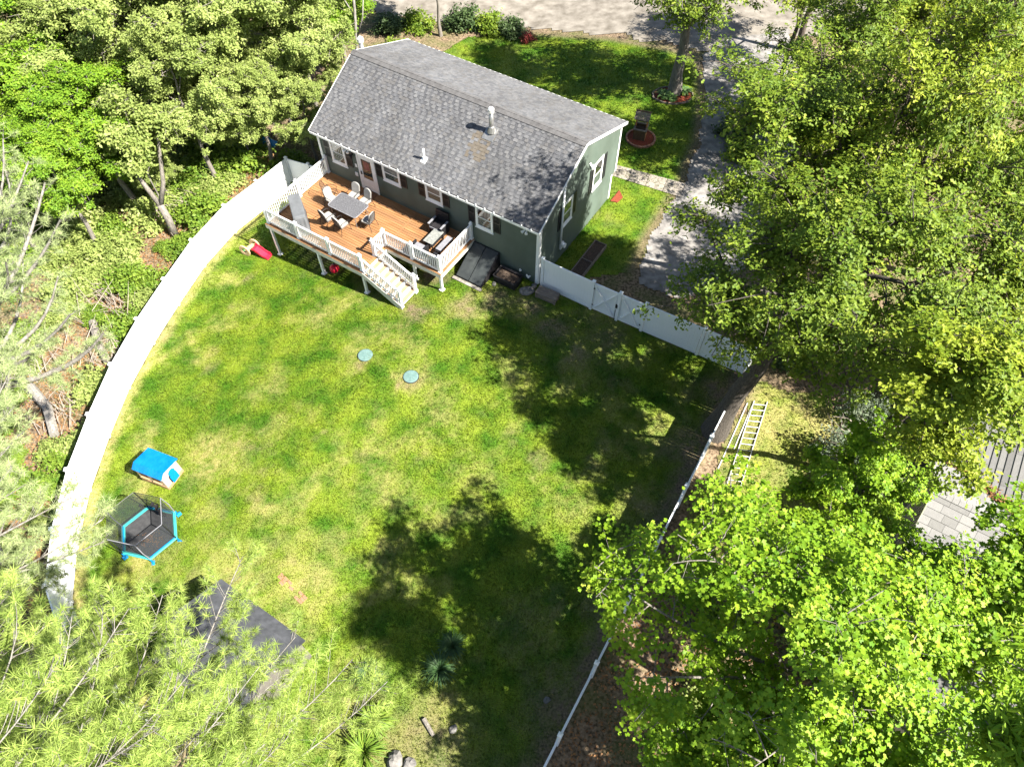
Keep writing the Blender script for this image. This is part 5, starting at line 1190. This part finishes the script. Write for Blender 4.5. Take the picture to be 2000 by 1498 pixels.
WL = ['pale green tree high in the woods, second row from the fence corner', 'broad pale tree in the middle of the upper left woods', 'pale feathery tree behind the blue tarps in the woods', 'pale green tree rising beside the left end of the grey roof',
      'fresh green tree at the woods edge behind the pine', 'pale green tree just behind the fence corner', 'small pale tree between fence corner and house', 'slim pale tree leaning on the left roof edge',
      'fresh green tree near the left picture edge above the pine', 'tall pale tree at the far side of the woods, left part', 'tall pale tree at the top picture edge, above the broad pale one', 'pale tree at the top picture edge towards the house', 'fresh green tree by the roadside behind the house flue',
      'fresh green tree in the upper left corner', 'pale tree beyond the upper left corner', 'low fresh green tree among the bushes below the woods', 'low fresh green tree at the left edge among the bushes', 'fresh green tree far back near the road, left', 'pale tree far back near the road, middle', 'pale tree on the left edge behind the pine']
for (x, y, v, s_), lb in zip(WT, WL): s_ *= 1.2; plant_tree('woodland_tree', wv[v], x, y, lb, 'trees in the woods left of the house', rz=rng.uniform(0, 6.3), sc=(s_, s_, s_ * rng.uniform(.85, 1.05)))
for (x, y, s_) in ((-17.2, 33.6, .62), (-20.8, 32.4, .66), (-23.0, 28.2, .6), (-15.0, 33.6, .55), (-18.6, 29.9, .5), (-25.6, 32.6, .7), (-22.2, 36.0, .7), (-13.2, 36.6, .6), (-17.0, 37.8, .75), (-11.0, 39.0, .62), (-26.5, 28.0, .62), (-20.6, 38.8, .75)):
    plant_tree('woodland_tree', wv[int(s_ * 100) % 2], x, y, 'low pale tree filling the gaps between the taller woodland trees', 'low trees in the woods left of the house', rz=rng.uniform(0, 6.3), sc=s_)
fk = thing('forked_tree', 'grey tree forking low over the fence in the left woods', 'tree', (-17.9, 27.6, -1.05))
b = MB(); b.tube([(0, 0, -.1), (.05, .1, 1.0), (-.05, .2, 1.9)], [.24, .19, .17], 8); b.tube([(-.05, .2, 1.8), (-.5, .5, 2.9), (-.9, .9, 4.2), (-1.0, 1.1, 5.6)], [.15, .12, .10, .06], 7); b.tube([(-.05, .2, 1.8), (.45, .6, 3.0), (.7, 1.0, 4.3), (1.0, 1.2, 5.4)], [.14, .11, .09, .05], 7)
obj('trunk', b, M_barkG, fk, smooth=True)
fkm = broadleaf('fork', 50, (0, 1.2, 5.6), (2.3, 2.1, 1.9), 9, 9, 6, 15, .17, 'diamond', .05, L_wood, M_barkG, low=-.6); link('crown', fkm[1], fk); link('branches', fkm[0], fk)
b = MB(); b.tube([(0, 0, -.1), (.1, .2, 2.5), (.5, .4, 6.0), (.6, .9, 8.2)], [.12, .10, .08, .04], 7); b.tube([(.3, .3, 4.2), (.9, .2, 5.6), (1.1, .3, 6.6)], [.05, .04, .02], 5); b.tube([(.45, .4, 5.5), (-.3, .8, 6.8)], [.04, .02], 5)
tag(obj('bare_tree', b, M_barkP, None, (-9.2, 38.5, -1.05), smooth=True), 'thin bare pale tree trunk behind the left end of the roof', 'tree')
plant_tree('roadside_tree', wv[1], -4.9, 46.6, 'roadside tree with dark trunk rising from the hedge bushes', rz=1.2, sc=(.8, .8, 1.1))
# pines
pn = pine('pine', 61, 18.6, 10.4, 5.0, 17, 8, .17, L_pine, M_barkP, tr=.22, K=27, dens=1.0, lift=.10, nw=.0042, limb=.35)
plant_tree('pine_tree', pn, -6.95, .25, 'big pine over the shed, filling the lower left corner')
pn2 = pine('pine_b', 62, 17.0, 9.6, 4.6, 13, 7, .18, L_pineP, M_barkP, tr=.22, K=20, dens=1.0, lift=.15, nw=.0048, lean=(9.2, 3.6))
plant_tree('pine_tree', pn2, -19.2, 3.2, 'pale pine overhanging the lower end of the curved fence')
pn3 = pine('pine_c', 63, 15.5, 9.6, 4.4, 8, 6, .165, L_pineP, M_barkP, tr=.24, K=22, dens=.8, lift=.45, nw=.005, lean=(7.2, 3.6), limb=1.9)
plant_tree('pine_tree', pn3, -19.6, 9.4, 'wispy pale pine with bare grey limbs at the left edge')
# bushes
def bush_mesh(name, seed, r, h, n, ls, shape, lm, stems=10):
    q = np.random.default_rng(seed); cl = runit(q, 26) * np.array([1, 1, .8]); cl[:, 2] = np.abs(cl[:, 2]); cl = cl * q.uniform(.45, .95, 26)[:, None] * np.array([r, r, h])
    c = cl[q.integers(0, 26, n)]; pos = c + q.normal(0, .17, (n, 3)) * np.array([r, r, h * .7]); pos[:, 2] = np.abs(pos[:, 2]) + .03
    V, F = leaves_np(q, pos, np.array([0, 0, 1.]) + q.normal(0, .55, (n, 3)) + pos / r * .3, ls, shape)
    S = np.stack([q.normal(0, .12 * r, stems), q.normal(0, .12 * r, stems), 0 * q.random(stems) - .05], -1); E = cl[q.integers(0, 26, stems)]
    P = bez(S, (S + E) / 2 + np.array([0, 0, .15 * h]), E, 4); v, f = np_tubes(P, np.linspace(.018, .006, 4)[None] * np.ones((stems, 1)), 3)
    tri = np.concatenate([f[:, [0, 1, 2]], f[:, [0, 2, 3]]]) + len(V); mi = np.concatenate([np.zeros(len(F)), np.ones(len(tri))])
    return np_mesh(name, np.concatenate([V, v]), np.concatenate([F, tri]), [lm, M_twig], mi=mi)
bm = [bush_mesh('bush%d' % i, 70 + i, 1.0, .9, 2500, .135, 'diamond', lm) for i, lm in enumerate((L_bush, L_wood, L_bush, L_wood))]
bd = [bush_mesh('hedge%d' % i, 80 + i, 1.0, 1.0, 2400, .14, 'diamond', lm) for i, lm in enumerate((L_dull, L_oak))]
def bush(me, x, y, s, label, group=None, sz=None, cat='bush', name='bush'):
    o = link(name, me, None, (x, y, gz(x, y)), (0, 0, rng.uniform(0, 6.3)), (s, s, sz or s * rng.uniform(.8, 1.2))); return tag(o, label, cat, group)
BUSH = []
q = random.Random(5)
tries = 0
def fence_x(y):
    for (x0, y0), (x1, y1) in zip(LF[:-1], LF[1:]):
        if y1 <= y <= y0: return x0 + (x1 - x0) * (y - y0) / (y1 - y0)
    return LF[0][0] if y > LF[0][1] else LF[-1][0]
while len(BUSH) < 135 and tries < 9000:
    tries += 1; y = q.uniform(8, 35); x = q.uniform(-31, -10.5); s = q.uniform(.5, 1.4) * (1.35 if y > 27 else 1)
    lim = fence_x(y) - s * .85 - .2 if y < 31.5 else -10.9 - s
    if x > lim: continue
    if any(math.hypot(x - a, y - b_) < (s + c_) * .48 for a, b_, c_ in BUSH): continue
    if y < 25 and q.random() < .35: continue
    if math.hypot(x + 20.2, y - 20.2) < 1.7 or math.hypot(x + 20.4, y - 16.8) < 1.7 or (math.hypot(x + 18.2, y - 25.6) < .9): continue
    BUSH.append((x, y, s))
for x, y, s in BUSH:
    far = fence_x(y) - x > 4.5
    lb = ('low green bush close behind the curved white fence', 'green bush farther back in the undergrowth of the left woods')[far]
    bush(q.choice(bm), x, y, s, lb, ('bushes close behind the curved fence', 'bushes farther back in the left woods')[far])
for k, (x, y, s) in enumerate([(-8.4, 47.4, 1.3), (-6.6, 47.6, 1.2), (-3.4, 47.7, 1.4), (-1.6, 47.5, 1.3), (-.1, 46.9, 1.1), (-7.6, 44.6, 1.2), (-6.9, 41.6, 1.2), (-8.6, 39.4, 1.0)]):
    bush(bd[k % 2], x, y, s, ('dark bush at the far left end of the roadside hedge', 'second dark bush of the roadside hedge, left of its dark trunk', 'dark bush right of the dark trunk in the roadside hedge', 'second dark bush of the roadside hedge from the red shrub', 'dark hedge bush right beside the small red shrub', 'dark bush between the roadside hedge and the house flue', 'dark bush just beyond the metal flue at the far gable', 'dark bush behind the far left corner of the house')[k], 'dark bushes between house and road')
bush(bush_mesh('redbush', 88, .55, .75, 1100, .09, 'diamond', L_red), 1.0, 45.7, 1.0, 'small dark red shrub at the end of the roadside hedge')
gsh = bush_mesh('silver', 89, 1.6, 2.2, 4200, .12, 'diamond', L_grey, 40)
bush(gsh, 13.3, 13.4, 1.0, 'silvery green shrub with tangled twigs beside the dark deck', sz=1.0, cat='shrub', name='shrub')
bush(gsh, 14.6, 15.6, .8, 'silvery shrub farther back, behind the larger silvery one', sz=.9, cat='shrub', name='shrub')
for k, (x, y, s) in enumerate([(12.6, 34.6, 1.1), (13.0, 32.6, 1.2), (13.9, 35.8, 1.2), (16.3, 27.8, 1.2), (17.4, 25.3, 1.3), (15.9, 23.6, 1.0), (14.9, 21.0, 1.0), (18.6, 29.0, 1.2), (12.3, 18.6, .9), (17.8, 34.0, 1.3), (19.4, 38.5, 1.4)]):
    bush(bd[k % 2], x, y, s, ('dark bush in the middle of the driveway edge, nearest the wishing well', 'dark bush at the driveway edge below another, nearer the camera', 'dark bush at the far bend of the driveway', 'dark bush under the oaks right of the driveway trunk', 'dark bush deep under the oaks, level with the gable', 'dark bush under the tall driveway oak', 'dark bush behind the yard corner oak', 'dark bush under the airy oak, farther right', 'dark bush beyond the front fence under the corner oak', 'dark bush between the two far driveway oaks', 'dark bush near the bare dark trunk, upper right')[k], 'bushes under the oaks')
for k, (x, y, s) in enumerate([(7.2, 7.0, .8), (6.4, 4.2, .9), (9.4, 3.4, 1.0), (10.4, 6.6, .9), (12.4, 8.4, .9)]):
    bush(bm[k % 4], x, y, s, ('low bush under the large maple close to the ladder end', 'low bush under the large maple close to the side fence', 'low bush at the foot of the large maple', 'low bush under the large maple towards the neighbouring roof', 'low bush between sapling and neighbouring house')[k], 'bushes under the large maple')
# strap leaved clumps, hostas
def clump(name, seed, r, n, h, wdt, lm):
    q = np.random.default_rng(seed); a = q.uniform(0, 6.28, n); L = r * q.uniform(.6, 1.1, n); d = np.stack([np.cos(a), np.sin(a), 0 * a], -1); s = np.stack([-np.sin(a), np.cos(a), 0 * a], -1) * wdt
    b0 = d * .08 * r + q.normal(0, .04, (n, 3)) * np.array([1, 1, 0]); up = np.array([0, 0, 1.]) * (h * q.uniform(.6, 1.1, n))[:, None]
    p = [b0, b0 + d * (L * .35)[:, None] + up * .8, b0 + d * (L * .75)[:, None] + up * .95, b0 + d * L[:, None] + up * .55]
    V = np.stack([p[0] - s * .6, p[0] + s * .6, p[1] + s, p[1] - s, p[2] + s * .8, p[2] - s * .8, p[3], p[3] + s * .05], 1)
    F = np.array([(0, 1, 2, 3), (3, 2, 4, 5), (5, 4, 7, 6)])[None] + (np.arange(n) * 8)[:, None, None]
    return np_mesh(name, V.reshape(-1, 3), F.reshape(-1, 4), lm)
lil = clump('lily', 90, .75, 130, .55, .018, L_lily); lil2 = clump('lilyb', 91, .8, 120, .6, .022, L_bush)
for (x, y, me, s, lb) in ((-2.45, 5.55, lil, .85, 'large dark strap leaved clump in the shaded corner of the yard'), (-2.05, 6.3, lil, .75, 'smaller dark strap leaved clump right behind the large one'), (-4.95, 5.35, lil, .75, 'dark strap leaved clump by the tip of the pine'),
                          (-4.55, 3.9, lil2, .9, 'bright green strap leaved clump beside the pine needles'), (-4.75, 3.0, lil2, 1.0, 'bright green strap leaved clump near the bottom edge, below another')):
    tag(link('day_lily', me, None, (x, y, gz(x, y)), (0, 0, rng.uniform(0, 6)), (s, s, s)), lb, 'plant')
hos = clump('hosta', 92, .5, 46, .34, .075, L_hosta)
for (x, y, s, lb) in ((9.05, 38.15, 1.0, 'pale hosta in the mulch left of the front tree trunk'), (9.45, 37.85, .8, 'pale hosta in the mulch right below the front tree trunk'), (10.35, 38.55, .9, 'hosta in the mulch right of the front tree trunk')):
    tag(link('hosta', hos, None, (x, y, .04), (0, 0, rng.uniform(0, 6)), (s, s, s)), lb, 'plant')
# rocks and logs at the foot of the yard
stone(-3.75, 2.75, .34, 'grey flat rock near the bottom edge beside the lilies', seed=11); stone(-3.25, 2.7, .24, 'smaller grey rock right of the flat one at the bottom edge', seed=12)
stone(-1.9, 3.7, .16, 'small pale rock alone on the shaded bare soil', seed=14); stone(1.2, 4.6, .13, 'tiny pale stone in the shade near the side fence', seed=15)
def logobj(pts, r, m, label, name='log', cat='log'):
    b = MB(); b.tube(pts, r, 8); return tag(obj(name, b, m, None, smooth=False), label, cat)
logobj([(-2.9, 4.0, .09), (-2.55, 3.5, .08)], [.08, .07], M_barkG, 'short grey log lying on the shaded soil')
logobj([(-20.1, 21.5, -.85), (-19.4, 20.2, -.80), (-18.7, 19.2, -.85)], [.20, .18, .15], M_barkG, 'thick grey log lying on brown litter behind the fence')
logobj([(-21.5, 17.6, -.6), (-20.4, 16.6, -.65), (-19.6, 15.2, -.7)], [.22, .2, .19], M_barkP, 'thick pale log near the left edge')
def sticks(x, y, n, L, label, seed, h=.8):
    q = random.Random(seed); b = MB()
    for i in range(n):
        a = q.gauss(2.2, .7); cx, cy = x + q.gauss(0, L * .35), y + q.gauss(0, L * .35); l = L * q.uniform(.4, 1); z = gz(cx, cy) + q.uniform(.05, h)
        r_ = q.uniform(.45, 1); b.tube([(cx - l / 2 * math.cos(a), cy - l / 2 * math.sin(a), z - .1), (cx + q.uniform(-.1, .1), cy + q.uniform(-.1, .1), z + q.uniform(0, .15)), (cx + l / 2 * math.cos(a), cy + l / 2 * math.sin(a), z + q.uniform(-.1, .3))], [.022 * r_, .017 * r_, .007 * r_], 4)
    return tag(obj('brush_pile', b, M_twig, None), label, 'brush')
sticks(-19.9, 22.6, 45, 2.2, 'tangle of dry branches in the undergrowth above the thick log', 1)
sticks(-19.0, 19.6, 38, 1.6, 'dry twigs sprouting from the thick log behind the fence', 2)
sticks(-21.8, 19.2, 45, 2.0, 'tangle of dry branches at the left edge below the pine limbs', 3, 1.2)
sticks(-20.2, 16.4, 40, 1.6, 'dry twigs over brown litter behind the lower fence', 4, .7)
sticks(-18.4, 29.3, 36, 1.8, 'dry twigs round the foot of the forked tree', 5, 1.0)
sticks(13.5, 13.9, 60, 1.4, 'dark tangle of bare twigs above the silvery shrub', 6, 2.4)
# scattered leaf litter in the woods and the neighbour's valley
def litter(name, n, fn, label, m, size=.09):
    q = np.random.default_rng(len(name) + n); P = fn(q, n); V, F = leaves_np(q, P, np.array([0, 0, 1.]) + q.normal(0, .35, (len(P), 3)), size, 'diamond'); return tag(link(name, np_mesh(name, V, F, m)), label, 'leaves', kind='stuff')
def fl1(q, n):
    y = q.uniform(6, 34, n); x = np.array([fence_x(t) for t in y]) - q.gamma(1.6, 2.2, n) - .1; return np.stack([x, y, ground_z(x, y) + q.uniform(0, .05, n)], -1)
litter('leaf_litter', 22000, fl1, 'brown leaf litter on the ground of the left woods', M_deadleaf)
def fl2(q, n):
    x = q.uniform(1.2, 11.5, n); y = q.uniform(-4, 9, n); s = (x - FC[0]) * RFd[1] - (y - FC[1]) * RFd[0]; k = s < -.15; x, y = x[k], y[k]; return np.stack([x, y, ground_z(x, y) + q.uniform(0, .05, len(x))], -1)
litter('leaf_litter', 9000, fl2, 'brown leaf litter under the large maple', M_deadleaf)
def fl3(q, n):
    f = q.random(n); X = 1.25 + f * 2.6 + q.normal(0, .12, n); Y = .45 - f * 1.9 + q.normal(0, .10, n) + .1; Z = EZ + (X - EX) * NSL + q.uniform(.03, .14, n)
    c_, s_ = math.cos(HR), math.sin(HR); return np.stack([14.5 + X * c_ - Y * s_, 12 + X * s_ + Y * c_, Z], -1)
litter('valley_leaves', 1500, fl3, 'line of orange fallen leaves in the roof valley of the neighbouring house', M_deadleaf, .08)
